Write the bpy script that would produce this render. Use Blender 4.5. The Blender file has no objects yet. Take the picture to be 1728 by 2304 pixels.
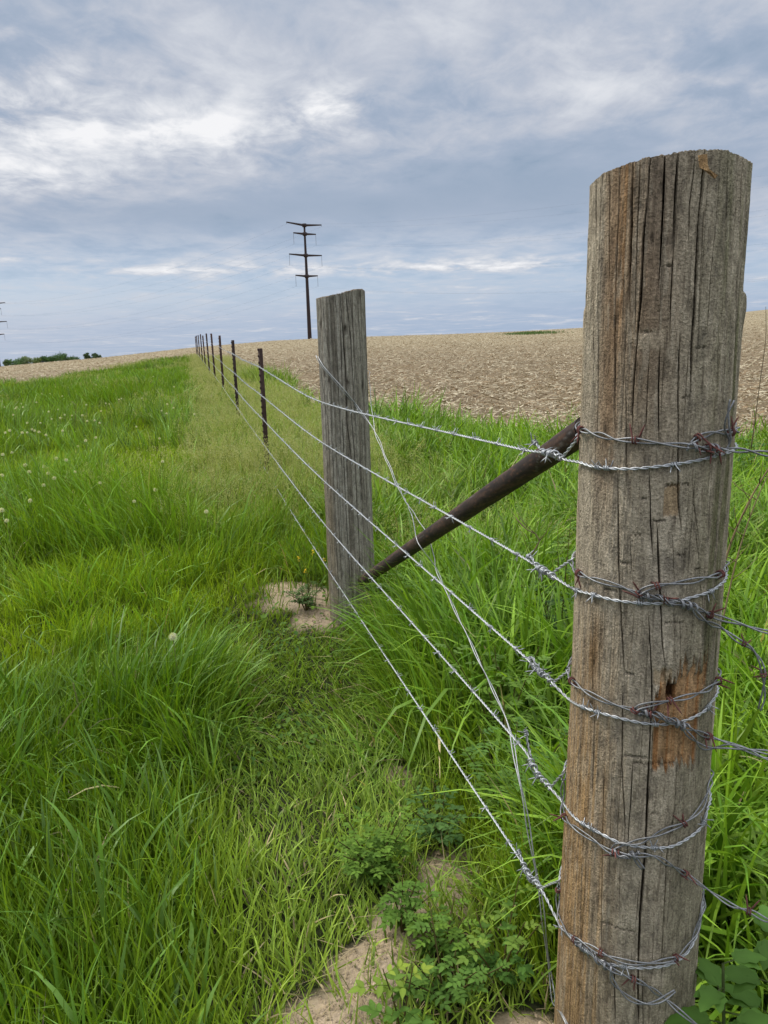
import bpy, math
import numpy as np
from mathutils import Matrix, Vector

scene = bpy.context.scene
rng = np.random.default_rng(7)

# ------------------------------------------------------------------ camera
FPX = 1152 / math.tan(math.radians(33.0))          # focal length in pixels of a 1728 x 2304 frame
PITCH, ROLL, EYE = math.radians(13.8), math.radians(-1.59), 1.30
def _rx(a):
    c, s = math.cos(a), math.sin(a); return np.array([[1, 0, 0], [0, c, -s], [0, s, c]])
def _rz(a):
    c, s = math.cos(a), math.sin(a); return np.array([[c, -s, 0], [s, c, 0], [0, 0, 1]])
CAMR = _rx(math.pi / 2 - PITCH) @ _rz(ROLL)
CAMP = np.array([0, 0, EYE])
cd = bpy.data.cameras.new('camera')
cam = bpy.data.objects.new('camera', cd); scene.collection.objects.link(cam)
cam.matrix_world = Matrix.Translation(CAMP) @ Matrix(CAMR.tolist()).to_4x4()
cd.sensor_fit = 'VERTICAL'; cd.sensor_height = 36; cd.sensor_width = 27
cd.lens = 18 / math.tan(math.radians(33.0))
cd.clip_start = 0.02; cd.clip_end = 5000
scene.camera = cam

# ------------------------------------------------------------------ world: Nishita sky under broken cloud
SUN_EL, SUN_AZ = 48, -60          # azimuth from +Y, negative to the left
scene.view_settings.view_transform = 'Standard'; scene.view_settings.look = 'None'
scene.view_settings.exposure = 0.66; scene.view_settings.gamma = 1.0
scene.cycles.max_bounces = 6; scene.cycles.transparent_max_bounces = 8
world = bpy.data.worlds.new('World'); scene.world = world; world.use_nodes = True

class N:
    """tiny node-tree writer"""
    def __init__(s, tree): s.t = tree
    def new(s, kind, **kw):
        n = s.t.nodes.new(kind)
        for k, v in kw.items(): setattr(n, k, v)
        return n
    def put(s, inp, v):
        if hasattr(v, 'is_output'): s.t.links.new(v, inp)
        elif v is not None:
            if hasattr(inp.default_value, '__len__') and not hasattr(v, '__len__'): v = [v] * len(inp.default_value)
            if hasattr(inp.default_value, '__len__') and len(inp.default_value) == 4 and len(v) == 3: v = list(v) + [1]
            inp.default_value = v
    def math(s, op, a, b=None, clamp=False):
        n = s.new('ShaderNodeMath', operation=op, use_clamp=clamp); s.put(n.inputs[0], a)
        if b is not None: s.put(n.inputs[1], b)
        return n.outputs[0]
    def vmath(s, op, a, b=None):
        n = s.new('ShaderNodeVectorMath', operation=op); s.put(n.inputs[0], a)
        if b is not None: s.put(n.inputs[1], b)
        return n.outputs[0]
    def xyz(s, v):
        n = s.new('ShaderNodeSeparateXYZ'); s.put(n.inputs[0], v); return n.outputs
    def vec(s, x, y, z):
        n = s.new('ShaderNodeCombineXYZ')
        for i, v in enumerate((x, y, z)): s.put(n.inputs[i], v)
        return n.outputs[0]
    def noise(s, v, scale, detail=4, rough=.5, dist=0, out=0):
        n = s.new('ShaderNodeTexNoise'); s.put(n.inputs['Vector'], v); n.inputs['Scale'].default_value = scale
        n.inputs['Detail'].default_value = detail; n.inputs['Roughness'].default_value = rough
        n.inputs['Distortion'].default_value = dist; return n.outputs[out]
    def ramp(s, f, stops, interp='LINEAR'):
        n = s.new('ShaderNodeValToRGB'); s.put(n.inputs[0], f); r = n.color_ramp; r.interpolation = interp
        while len(r.elements) < len(stops): r.elements.new(.5)
        for e, (p, c) in zip(r.elements, stops):
            e.position = p; e.color = list(c) + [1] if hasattr(c, '__len__') else (c, c, c, 1)
        return n.outputs[0]
    def mix(s, f, a, b, blend='MIX'):
        n = s.new('ShaderNodeMix', data_type='RGBA', blend_type=blend); s.put(n.inputs[0], f)
        s.put(n.inputs[6], a); s.put(n.inputs[7], b); return n.outputs[2]
    def maprange(s, v, a, b, c=0, d=1, smooth=True):
        n = s.new('ShaderNodeMapRange', interpolation_type='SMOOTHSTEP' if smooth else 'LINEAR'); s.put(n.inputs[0], v)
        for i, q in enumerate((a, b, c, d)): n.inputs[1 + i].default_value = q
        return n.outputs[0]

def build_world():
    t = world.node_tree; t.nodes.clear(); w = N(t)
    sky = w.new('ShaderNodeTexSky', sky_type='NISHITA'); sky.sun_disc = False
    sky.sun_elevation = math.radians(SUN_EL); sky.sun_rotation = math.radians(SUN_AZ)
    d = w.new('ShaderNodeTexCoord').outputs['Generated']
    x, y, z = w.xyz(d)
    zc = w.math('MAXIMUM', z, 0.0)
    # cloud deck: direction projected on a plane overhead
    k = w.math('POWER', w.math('MAXIMUM', w.math('ADD', z, 0.055), 0.004), -.70)
    p = w.vec(w.math('MULTIPLY', x, k), w.math('MULTIPLY', y, k), 0)
    pr = w.new('ShaderNodeMapping'); w.put(pr.inputs[0], p); pr.inputs['Rotation'].default_value = (0, 0, math.radians(-18))
    pr.inputs['Scale'].default_value = (1.95, 1.55, 1)
    p = pr.outputs[0]
    big = w.noise(p, .42, 3, .5, .2)
    mid = w.noise(w.vmath('ADD', p, (7.3, 2.1, 0)), 1.25, 7, .58, .35)
    fine = w.noise(w.vmath('ADD', p, (1.3, 9.1, 0)), 3.6, 6, .6, .4)
    # azimuth (from +Y) and elevation tangent
    az = w.math('ARCTAN2', x, y)
    el = zc
    def blob(a0, e0, sa, se):
        da = w.math('DIVIDE', w.math('SUBTRACT', az, a0), sa); de = w.math('DIVIDE', w.math('SUBTRACT', el, e0), se)
        q = w.math('ADD', w.math('MULTIPLY', da, da), w.math('MULTIPLY', de, de))
        return w.math('POWER', 2.718, w.math('MULTIPLY', q, -1.0))
    lit = w.math('MULTIPLY', blob(-.50, .235, .20, .08), .26)
    lit = w.math('ADD', lit, w.math('MULTIPLY', blob(-.20, .205, .17, .028), .16))
    lit = w.math('ADD', lit, w.math('MULTIPLY', blob(-.055, .232, .045, .018), .30))
    lit = w.math('ADD', lit, w.math('MULTIPLY', blob(-.47, .078, .07, .007), .24))
    lit = w.math('ADD', lit, w.math('MULTIPLY', blob(.10, .058, .20, .008), .17))
    lit = w.math('ADD', lit, w.math('MULTIPLY', blob(-.22, .062, .16, .009), .13))
    lit = w.math('ADD', lit, w.math('MULTIPLY', blob(-.40, .155, .13, .02), .12))
    lit = w.math('ADD', lit, w.math('MULTIPLY', blob(.35, .24, .30, .05), .05))
    lit = w.math('SUBTRACT', lit, w.math('MULTIPLY', blob(-.12, .125, .5, .030), .10))
    lit = w.math('SUBTRACT', lit, w.math('MULTIPLY', blob(.22, .155, .25, .05), .06))
    v = w.math('ADD', w.math('MULTIPLY', big, .28), w.math('MULTIPLY', mid, .46))
    v = w.math('ADD', v, w.math('MULTIPLY', fine, .26))
    v = w.math('ADD', w.math('MULTIPLY', w.math('SUBTRACT', v, .5), 1.5), .455)
    v = w.math('ADD', v, w.math('MULTIPLY', lit, w.math('MULTIPLY', w.maprange(w.math('ADD', w.math('MULTIPLY', mid, .55), w.math('MULTIPLY', fine, .45)), .36, .66), 1.75)))
    v = w.math('ADD', v, w.maprange(zc, .10, .5, 0, .10))
    cloud = w.ramp(v, [(.20, (.265, .355, .475)), (.38, (.370, .440, .555)), (.52, (.505, .545, .625)), (.64, (.635, .665, .72)), (.86, (.88, .885, .90))])
    # thin deck low down: clear blue showing between the bars of cloud
    low = w.maprange(zc, .13, .0, 0, 1)
    blue = w.mix(.05, (.250, .362, .555), sky.outputs[0])
    gap = w.math('MULTIPLY', low, w.maprange(v, .70, .44, 0, .72))
    col = w.mix(gap, cloud, blue)
    col = w.vmath('MULTIPLY', col, w.mix(w.maprange(zc, .36, .95, 0, 1), (.655, .655, .66), (1.9, 1.85, 1.8)))
    bg = w.new('ShaderNodeBackground'); w.put(bg.inputs[0], w.vmath('SCALE', col, None) if False else col)
    sc = w.new('ShaderNodeVectorMath', operation='SCALE'); w.put(sc.inputs[0], col); sc.inputs['Scale'].default_value = 10.0
    w.put(bg.inputs[0], sc.outputs[0]); bg.inputs[1].default_value = .1
    o = w.new('ShaderNodeOutputWorld'); t.links.new(bg.outputs[0], o.inputs[0])
build_world()

sl = bpy.data.lights.new('sun', 'SUN'); sl.energy = 1.5; sl.angle = math.radians(10); sl.color = (1, .95, .87)
so = bpy.data.objects.new('sun', sl); scene.collection.objects.link(so)
_sd = Vector((math.sin(math.radians(SUN_AZ)) * math.cos(math.radians(SUN_EL)), math.cos(math.radians(SUN_AZ)) * math.cos(math.radians(SUN_EL)), math.sin(math.radians(SUN_EL))))
SUNSIDE = _sd
so.rotation_euler = _sd.to_track_quat('Z', 'Y').to_euler()

# ------------------------------------------------------------------ helpers
def ray(px, py):
    d = CAMR @ np.array([(px - 864) / FPX, -(py - 1152) / FPX, -1.0]); return d / np.linalg.norm(d)
def at_z(px, py, z):
    d = ray(px, py); return CAMP + d * (z - EYE) / d[2]
def at_d(px, py, D):
    d = ray(px, py); return CAMP + d * D / math.hypot(d[0], d[1])
def smooth(x, a, b):
    t = np.clip((x - a) / (b - a), 0, 1); return t * t * (3 - 2 * t)
_perm = np.random.default_rng(3).random((256, 256))
def vnoise(x, y):
    xi = np.floor(x).astype(int); yi = np.floor(y).astype(int); fx = x - xi; fy = y - yi
    fx = fx * fx * (3 - 2 * fx); fy = fy * fy * (3 - 2 * fy)
    g = lambda a, b: _perm[a % 256, b % 256]
    return (g(xi, yi) * (1 - fx) + g(xi + 1, yi) * fx) * (1 - fy) + (g(xi, yi + 1) * (1 - fx) + g(xi + 1, yi + 1) * fx) * fy
def fbm(x, y, o=4, r=.5):
    s = 0; a = 1; n = 0
    for i in range(o):
        s = s + a * vnoise(x * 2 ** i + 17.3 * i, y * 2 ** i + 5.1 * i); n += a; a *= r
    return s / n
def tag(o, label=None, cat=None, group=None, kind=None):
    if label: o['label'] = label
    if cat: o['category'] = cat
    if group: o['group'] = group
    if kind: o['kind'] = kind
    return o
def mesh_np(name, V, F, mat, col=None, smooth_=True):
    V = np.asarray(V, np.float32).reshape(-1, 3)
    me = bpy.data.meshes.new(name)
    Fs = F if isinstance(F, (list, tuple)) else [F]
    Fs = [np.asarray(f, np.int32) for f in Fs if len(f)]
    me.vertices.add(len(V)); me.vertices.foreach_set('co', V.ravel())
    idx = np.concatenate([f.ravel() for f in Fs]); cnt = np.concatenate([np.full(len(f), f.shape[1], np.int32) for f in Fs])
    me.loops.add(len(idx)); me.loops.foreach_set('vertex_index', idx)
    me.polygons.add(len(cnt)); st = np.concatenate([[0], np.cumsum(cnt)[:-1]]).astype(np.int32)
    me.polygons.foreach_set('loop_start', st); me.polygons.foreach_set('loop_total', cnt)
    me.polygons.foreach_set('use_smooth', np.full(len(cnt), smooth_, bool))
    me.update(calc_edges=True)
    if col is not None:
        a = me.color_attributes.new('col', 'FLOAT_COLOR', 'POINT')
        c = np.ones((len(V), 4), np.float32); c[:, :3] = col; a.data.foreach_set('color', c.ravel())
    me.materials.append(mat)
    return me
def obj(name, me, loc=(0, 0, 0), parent=None):
    o = bpy.data.objects.new(name, me); scene.collection.objects.link(o); o.location = Vector([float(q) for q in loc])
    if parent: o.parent = parent
    return o
class MB:
    """collects vertices, quads, triangles and vertex colours"""
    def __init__(s): s.V = []; s.Q = []; s.T = []; s.C = []; s.n = 0
    def add(s, V, Q=None, T=None, col=(1, 1, 1)):
        V = np.asarray(V, float).reshape(-1, 3); 
        if Q is not None and len(Q): s.Q.append(np.asarray(Q, int) + s.n)
        if T is not None and len(T): s.T.append(np.asarray(T, int) + s.n)
        c = np.asarray(col, float); c = np.broadcast_to(c, (len(V), 3)) if c.ndim == 1 else c
        s.V.append(V); s.C.append(c); s.n += len(V)
    def mesh(s, name, mat, origin=(0, 0, 0), smooth_=True):
        V = np.concatenate(s.V) - np.asarray(origin, float)
        F = [np.concatenate(s.Q)] if s.Q else []
        if s.T: F.append(np.concatenate(s.T))
        return mesh_np(name, V, F, mat, np.concatenate(s.C), smooth_)
    def box(s, c, h, R=None, col=(1, 1, 1)):
        P = np.array([[x, y, z] for x in (-1, 1) for y in (-1, 1) for z in (-1, 1)], float) * np.asarray(h)
        if R is not None: P = P @ np.asarray(R).T
        s.add(P + np.asarray(c), [[0, 1, 3, 2], [4, 6, 7, 5], [0, 4, 5, 1], [2, 3, 7, 6], [0, 2, 6, 4], [1, 5, 7, 3]], None, col)
    def tube(s, P, r, sides=6, col=(1, 1, 1), caps=True, fr=None):
        P = np.asarray(P, float); r = np.broadcast_to(np.asarray(r, float), (len(P),))
        Nn, B = frames(P) if fr is None else fr
        a = np.linspace(0, 2 * math.pi, sides, endpoint=False)
        V = P[:, None, :] + r[:, None, None] * (np.cos(a)[None, :, None] * Nn[:, None, :] + np.sin(a)[None, :, None] * B[:, None, :])
        i = np.arange(len(P) - 1)[:, None] * sides; j = np.arange(sides)[None, :]; k = (j + 1) % sides
        Q = np.stack([i + j, i + k, i + sides + k, i + sides + j], -1).reshape(-1, 4)
        c = np.asarray(col, float)
        if c.ndim == 2: c = np.repeat(c, sides, 0)
        T = None
        if caps:
            m = (len(P) - 1) * sides
            T = [[0, q + 1, q] for q in range(1, sides - 1)] + [[m, m + q, m + q + 1] for q in range(1, sides - 1)]
        s.add(V.reshape(-1, 3), Q, T, c)
def frames(P):
    T = np.gradient(P, axis=0); T /= np.linalg.norm(T, axis=1)[:, None] + 1e-12
    Nn = np.zeros_like(P); ref = np.array([0, 0, 1.0]) if abs(T[0, 2]) < .8 else np.array([1.0, 0, 0])
    n = np.cross(T[0], ref); n /= np.linalg.norm(n)
    for i in range(len(P)):
        n = n - T[i] * (n @ T[i]); n = n / (np.linalg.norm(n) + 1e-12); Nn[i] = n
    return Nn, np.cross(T, Nn)
def spline(P, step):
    """Catmull-Rom through P, resampled evenly"""
    P = np.asarray(P, float); Q = np.vstack([2 * P[0] - P[1], P, 2 * P[-1] - P[-2]]); out = []
    for i in range(1, len(Q) - 2):
        p0, p1_, p2_, p3 = Q[i - 1:i + 3]; n = max(2, int(np.linalg.norm(p2_ - p1_) / step * 1.3) + 1)
        # centripetal-ish via chord lengths
        t = np.linspace(0, 1, n, endpoint=False)[:, None]
        d1 = np.linalg.norm(p2_ - p1_); m1 = (p2_ - p0) * d1 / (np.linalg.norm(p1_ - p0) + d1 + 1e-9); m2 = (p3 - p1_) * d1 / (np.linalg.norm(p3 - p2_) + d1 + 1e-9)
        out.append((2 * t**3 - 3 * t**2 + 1) * p1_ + (t**3 - 2 * t**2 + t) * m1 + (-2 * t**3 + 3 * t**2) * p2_ + (t**3 - t**2) * m2)
    out.append(P[-1][None]); R = np.concatenate(out)
    s = np.concatenate([[0], np.cumsum(np.linalg.norm(np.diff(R, axis=0), axis=1))]); n = max(2, int(s[-1] / step) + 1)
    q = np.linspace(0, s[-1], n); return np.stack([np.interp(q, s, R[:, i]) for i in range(3)], 1)
def arclen(P): return np.concatenate([[0], np.cumsum(np.linalg.norm(np.diff(P, axis=0), axis=1))])

# ------------------------------------------------------------------ materials
def material(name, rough=.7, metal=0, spec=.5):
    m = bpy.data.materials.new(name); m.use_nodes = True; w = N(m.node_tree)
    b = m.node_tree.nodes['Principled BSDF']; b.inputs['Roughness'].default_value = rough; b.inputs['Metallic'].default_value = metal
    b.inputs['Specular IOR Level'].default_value = spec
    a = w.new('ShaderNodeVertexColor', layer_name='col').outputs[0]
    p = w.new('ShaderNodeTexCoord').outputs['Object']
    return m, w, b, a, p
def bump(w, b, h, strength, dist):
    n = w.new('ShaderNodeBump'); n.inputs['Strength'].default_value = strength; n.inputs['Distance'].default_value = dist
    w.put(n.inputs['Height'], h); w.put(b.inputs['Normal'], n.outputs[0])
def leaf_material(name, trans=.35, rough=.5, spec=.35):
    m, w, b, a, p = material(name, rough, 0, spec); w.put(b.inputs['Base Color'], a)
    tr = w.new('ShaderNodeBsdfTranslucent'); w.put(tr.inputs[0], w.mix(1.0, a, (1.25, 1.25, .5), 'MULTIPLY'))
    mx = w.new('ShaderNodeMixShader'); mx.inputs[0].default_value = trans
    o = m.node_tree.nodes['Material Output']
    m.node_tree.links.new(b.outputs[0], mx.inputs[1]); m.node_tree.links.new(tr.outputs[0], mx.inputs[2]); m.node_tree.links.new(mx.outputs[0], o.inputs[0])
    return m
M = {}
M['grass'] = leaf_material('grass_blades', .27, .45, .3)
M['leaf'] = leaf_material('weed_leaves', .30, .6, .12)
M['seed'] = leaf_material('seed_heads', .3, .8, .1)
M['pappus'] = leaf_material('dandelion_pappus', .5, .9, .05)
m, w, b, a, p = material('crop_residue', .8, 0, .2); w.put(b.inputs['Base Color'], a); M['residue'] = m
# ground: vertex colour by zone, grain from noise
m, w, b, a, p = material('soil', .95, 0, .1)
n1 = w.noise(p, 9, 6, .6); n2 = w.noise(p, 70, 5, .65); n3 = w.noise(p, .35, 4, .6)
c = w.mix(1, a, w.ramp(n1, [(.25, .72), (.75, 1.25)]), 'MULTIPLY')
c = w.mix(1, c, w.ramp(n2, [(.25, .75), (.75, 1.22)]), 'MULTIPLY')
c = w.mix(1, c, w.ramp(n3, [(.3, .88), (.7, 1.12)]), 'MULTIPLY')
w.put(b.inputs['Base Color'], c); bump(w, b, w.math('ADD', n1, w.math('MULTIPLY', n2, .5)), .7, .02); M['soil'] = m
# weathered wood
m, w, b, a, p = material('weathered_wood', .85, 0, .15)
mp = w.new('ShaderNodeMapping'); w.put(mp.inputs[0], p); mp.inputs['Scale'].default_value = (1, 1, .045)
g1 = w.noise(mp.outputs[0], 300, 4, .6); g2 = w.noise(p, 300, 3, .7); mp2 = w.new('ShaderNodeMapping'); w.put(mp2.inputs[0], p); mp2.inputs['Scale'].default_value = (1, 1, .4); g3 = w.noise(mp2.outputs[0], 75, 6, .68, .6)
c = w.mix(1, a, w.ramp(g1, [(.28, .78), (.5, 1.0), (.75, 1.18)]), 'MULTIPLY')
c = w.mix(1, c, w.ramp(g2, [(.3, .62), (.7, 1.36)]), 'MULTIPLY')
c = w.mix(1, c, w.ramp(g3, [(.32, (.58, .55, .52)), (.5, (1.06, 1.0, .92)), (.68, (1.42, 1.36, 1.28))]), 'MULTIPLY')
w.put(b.inputs['Base Color'], c); bump(w, b, w.math('ADD', g1, w.math('ADD', w.math('MULTIPLY', g2, .9), w.math('MULTIPLY', g3, 1.3))), 1.0, .0045); M['wood'] = m
def metal_mat(name, rough, metal, dark, k=300):
    m, w, b, a, p = material(name, rough, metal, .5)
    g = w.noise(p, k, 4, .6); g2 = w.noise(p, k * .12, 4, .6)
    c = w.mix(1, a, w.ramp(g, [(.3, dark), (.7, 1.1)]), 'MULTIPLY'); c = w.mix(1, c, w.ramp(g2, [(.3, dark), (.7, 1.1)]), 'MULTIPLY')
    w.put(b.inputs['Base Color'], c); bump(w, b, g, .35, .001); return m
M['zinc'] = metal_mat('galvanised_wire', .42, .55, .75)
M['dull'] = metal_mat('old_wire', .5, .6, .6)
M['rust'] = metal_mat('rust', .85, .1, .55, 180)
M['steel'] = metal_mat('weathering_steel', .8, .1, .8, 4)
m, w, b, a, p = material('bark', .9, 0, .1); w.put(b.inputs['Base Color'], a); M['plain'] = m

# ------------------------------------------------------------------ fence line and terrain
P1 = np.array([.366, 1.050]); P2 = np.array([-.148, 3.240])
FD = (P2 - P1) / np.linalg.norm(P2 - P1); FN = np.array([-FD[1], FD[0]])
def st(x, y): rx, ry = x - P1[0], y - P1[1]; return rx * FN[0] + ry * FN[1], rx * FD[0] + ry * FD[1]
def plane(px, py, off):
    r = ray(px, py); t = ((P1 + FN * off) @ FN - CAMP[:2] @ FN) / (r[:2] @ FN); return CAMP + r * t
_sky = [(-300, 868), (0, 826), (100, 816), (229, 805), (432, 782), (620, 766), (833, 757), (1000, 752), (1150, 746), (1312, 737), (1500, 720), (1687, 700), (1900, 676)]
_su = []; _se = []
for q in _sky:
    r_ = ray(*q); _su.append(r_[0] / r_[1]); _se.append(r_[2] / r_[1])
CREST = 85.0
_sand = []      # bare sandy spots: (x, y, radius along x, radius along y, mound height)
for px, py, rx_, ry_, hh in [(995, 1960, .075, .13, .05), (905, 2050, .085, .13, .06), (835, 2150, .10, .10, .05), (770, 2260, .13, .09, .04), (700, 2300, .09, .06, .02), (900, 1760, .05, .07, .02), (1195, 2290, .08, .08, .06), (690, 1320, .27, .17, .10), (640, 1300, .20, .15, .08), (715, 1390, .12, .12, .04)]:
    q = at_z(px, py, hh); _sand.append((q[0], q[1], rx_, ry_, hh))
def sand_at(x, y):
    s = np.zeros_like(x)
    for a_, b_, rx_, ry_, hh in _sand:
        wob = .35 + 1.3 * fbm(x * 11, y * 11, 4)
        s = np.maximum(s, 1 - smooth(np.sqrt(((x - a_) / rx_) ** 2 + ((y - b_) / ry_) ** 2) * wob, .65, 1.15))
    return s
def height(x, y):
    x = np.asarray(x, float); y = np.asarray(y, float)
    u = x / np.maximum(y, 4.0); e = np.interp(u, _su, _se)
    zc = EYE + CREST * e
    f = np.clip((y - 7) / (CREST - 7), 0, 1); f = f * (.55 + .45 * f)
    z = zc * f
    z = z - np.maximum(y - CREST, 0) * .085
    near = 1 - smooth(np.hypot(x, y), 12, 30)
    z = z + near * .05 * (fbm(x * .9, y * .9, 3) - .5) * 2
    for a_, b_, rx_, ry_, hh in _sand:
        z = z + hh * np.exp(-(((x - a_) / rx_) ** 2 + ((y - b_) / ry_) ** 2) * 1.1) * .6
    return z
POLY = np.array([(-40, 12), (-12.9, 21.6), (-12.0, 25), (-10.6, 26), (-11.0, 32.6), (-11.0, 40.4), (-9.6, 41), (-8.2, 36.5), (-5.6, 31), (-3.3, 21.6), (-2.0, 16.6), (-1.1, 12.4), (-.15, 10.2), (.75, 9.2), (1.4, 8.4), (1.65, 7.7), (3.0, 6.9), (3.5, 7.0), (6, 6.4), (40, 6), (40, -15), (-40, -15)], float)
def in_grass(x, y):
    x = x + .5 * (fbm(x * 1.3, y * 1.3, 3) - .5); y = y + .9 * (fbm(x * 1.1 + 9, y * 1.1, 3) - .5)
    c = np.zeros(x.shape, bool); n = len(POLY)
    for i in range(n):
        xa, ya = POLY[i]; xb, yb = POLY[(i + 1) % n]
        c ^= ((ya > y) != (yb > y)) & (x < (xb - xa) * (y - ya) / (yb - ya + 1e-12) + xa)
    return c

# ------------------------------------------------------------------ ground sheet
def build_ground():
    tx = np.linspace(-math.asinh(900), math.asinh(900), 520); ty = np.linspace(-math.asinh(30), math.asinh(1200), 560)
    X, Y = np.meshgrid(np.sinh(tx), np.sinh(ty) + 1.2)
    x = X.ravel(); y = Y.ravel(); z = height(x, y)
    g = in_grass(x, y); s = sand_at(x, y) * g
    field = ~g
    z = z + s * (.022 * (fbm(x * 16, y * 16, 4) - .5))
    z = z + field * (.03 * (fbm(x * 6, y * 6, 3) - .5)) * (np.hypot(x, y) < 40) - g * 0
    col = np.where(g[:, None], np.array([.030, .036, .014]), np.array([.19, .145, .088]))
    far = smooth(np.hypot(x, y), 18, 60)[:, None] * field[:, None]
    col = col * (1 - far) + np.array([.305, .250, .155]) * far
    col = col * (1 - s[:, None]) + np.array([.43, .335, .225]) * s[:, None]
    nx = len(tx); i = np.arange(len(ty) - 1)[:, None] * nx; j = np.arange(nx - 1)[None, :]
    Q = np.stack([i + j, i + j + 1, i + nx + j + 1, i + nx + j], -1).reshape(-1, 4)
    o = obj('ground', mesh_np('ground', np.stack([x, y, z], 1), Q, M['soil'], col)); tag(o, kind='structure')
build_ground()

# ------------------------------------------------------------------ grass
def blades(P, L, W, az, tilt, bend, cb, ct, nseg, tw, pw=1.4):
    n = len(P); s = np.linspace(0, 1, nseg + 1)
    sm = (s[1:] + s[:-1]) / 2
    ph = tilt[:, None] + bend[:, None] * sm[None] ** pw
    dx = np.sin(ph) * (L / nseg)[:, None]; dz = np.cos(ph) * (L / nseg)[:, None]
    X = np.concatenate([np.zeros((n, 1)), np.cumsum(dx, 1)], 1); Z = np.concatenate([np.zeros((n, 1)), np.cumsum(dz, 1)], 1)
    ca, sa = np.cos(az)[:, None], np.sin(az)[:, None]
    ctr = np.stack([P[:, 0:1] + X * ca, P[:, 1:2] + X * sa, P[:, 2:3] + Z], -1)
    wd = W[:, None] * np.maximum((.55 + .45 * np.minimum(1, 3 * s)) * (1 - s ** 2.4), .05)[None] / 2
    t2 = az[:, None] + tw[:, None] * (1 + .8 * s[None])
    side = np.stack([-np.sin(t2), np.cos(t2), np.zeros_like(t2)], -1)
    V = np.stack([ctr - side * wd[..., None], ctr + side * wd[..., None]], 2)      # n, row, 2, 3
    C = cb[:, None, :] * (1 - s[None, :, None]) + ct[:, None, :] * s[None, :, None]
    C = np.repeat(C[:, :, None, :], 2, 2)
    k = np.arange(n)[:, None] * (nseg + 1) * 2 + np.arange(nseg)[None] * 2
    Q = np.stack([k, k + 1, k + 3, k + 2], -1).reshape(-1, 4)
    return V.reshape(-1, 3), Q, C.reshape(-1, 3)
POSTS = [(P1, .118), (P2, .112)]
def keep_clear(x, y, pad=0.0):
    k = np.ones(x.shape, bool)
    for c, r in POSTS: k &= np.hypot(x - c[0], y - c[1]) > r + pad
    return k
def scatter(r0, r1, rho0, pw, half=50):
    """polar scatter about the camera, density rho0 * (2.5 / r) ** pw beyond 2.5 m"""
    rr = np.linspace(r0, r1, 400); dens = rho0 * np.minimum(1, (2.5 / rr)) ** pw * rr * math.radians(half * 2)
    cum = np.concatenate([[0], np.cumsum((dens[1:] + dens[:-1]) / 2 * np.diff(rr))]); n = int(cum[-1])
    r = np.interp(rng.random(n) * cum[-1], cum, rr); th = math.radians(half) * (2 * rng.random(n) - 1) - math.radians(2)
    return r * np.sin(th), r * np.cos(th), r
def zone(x, y):
    s, t = st(x, y)
    right = smooth(-s, .02, .25)
    strip = smooth(s, -1.3, -.7) * (1 - smooth(s + .55 * (fbm(x * 1.1, y * 1.1, 3) - .5), .48, .82)) * smooth(t + .8 * (fbm(x * 1.4 + 4, y * 1.4, 2) - .5), 3.0, 4.8)
    strip = np.where(s < 0, strip * smooth(t, 1.9, 2.8), strip)
    short = smooth(s, -.02, .1) * (1 - smooth(s + .3 * (fbm(x * 2, y * 2, 2) - .5), .42, .72)) * (1 - smooth(t, 1.5, 3.2))
    return s, t, right, strip, short
def lerp(a, b, f): return a * (1 - f) + b * f
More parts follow.
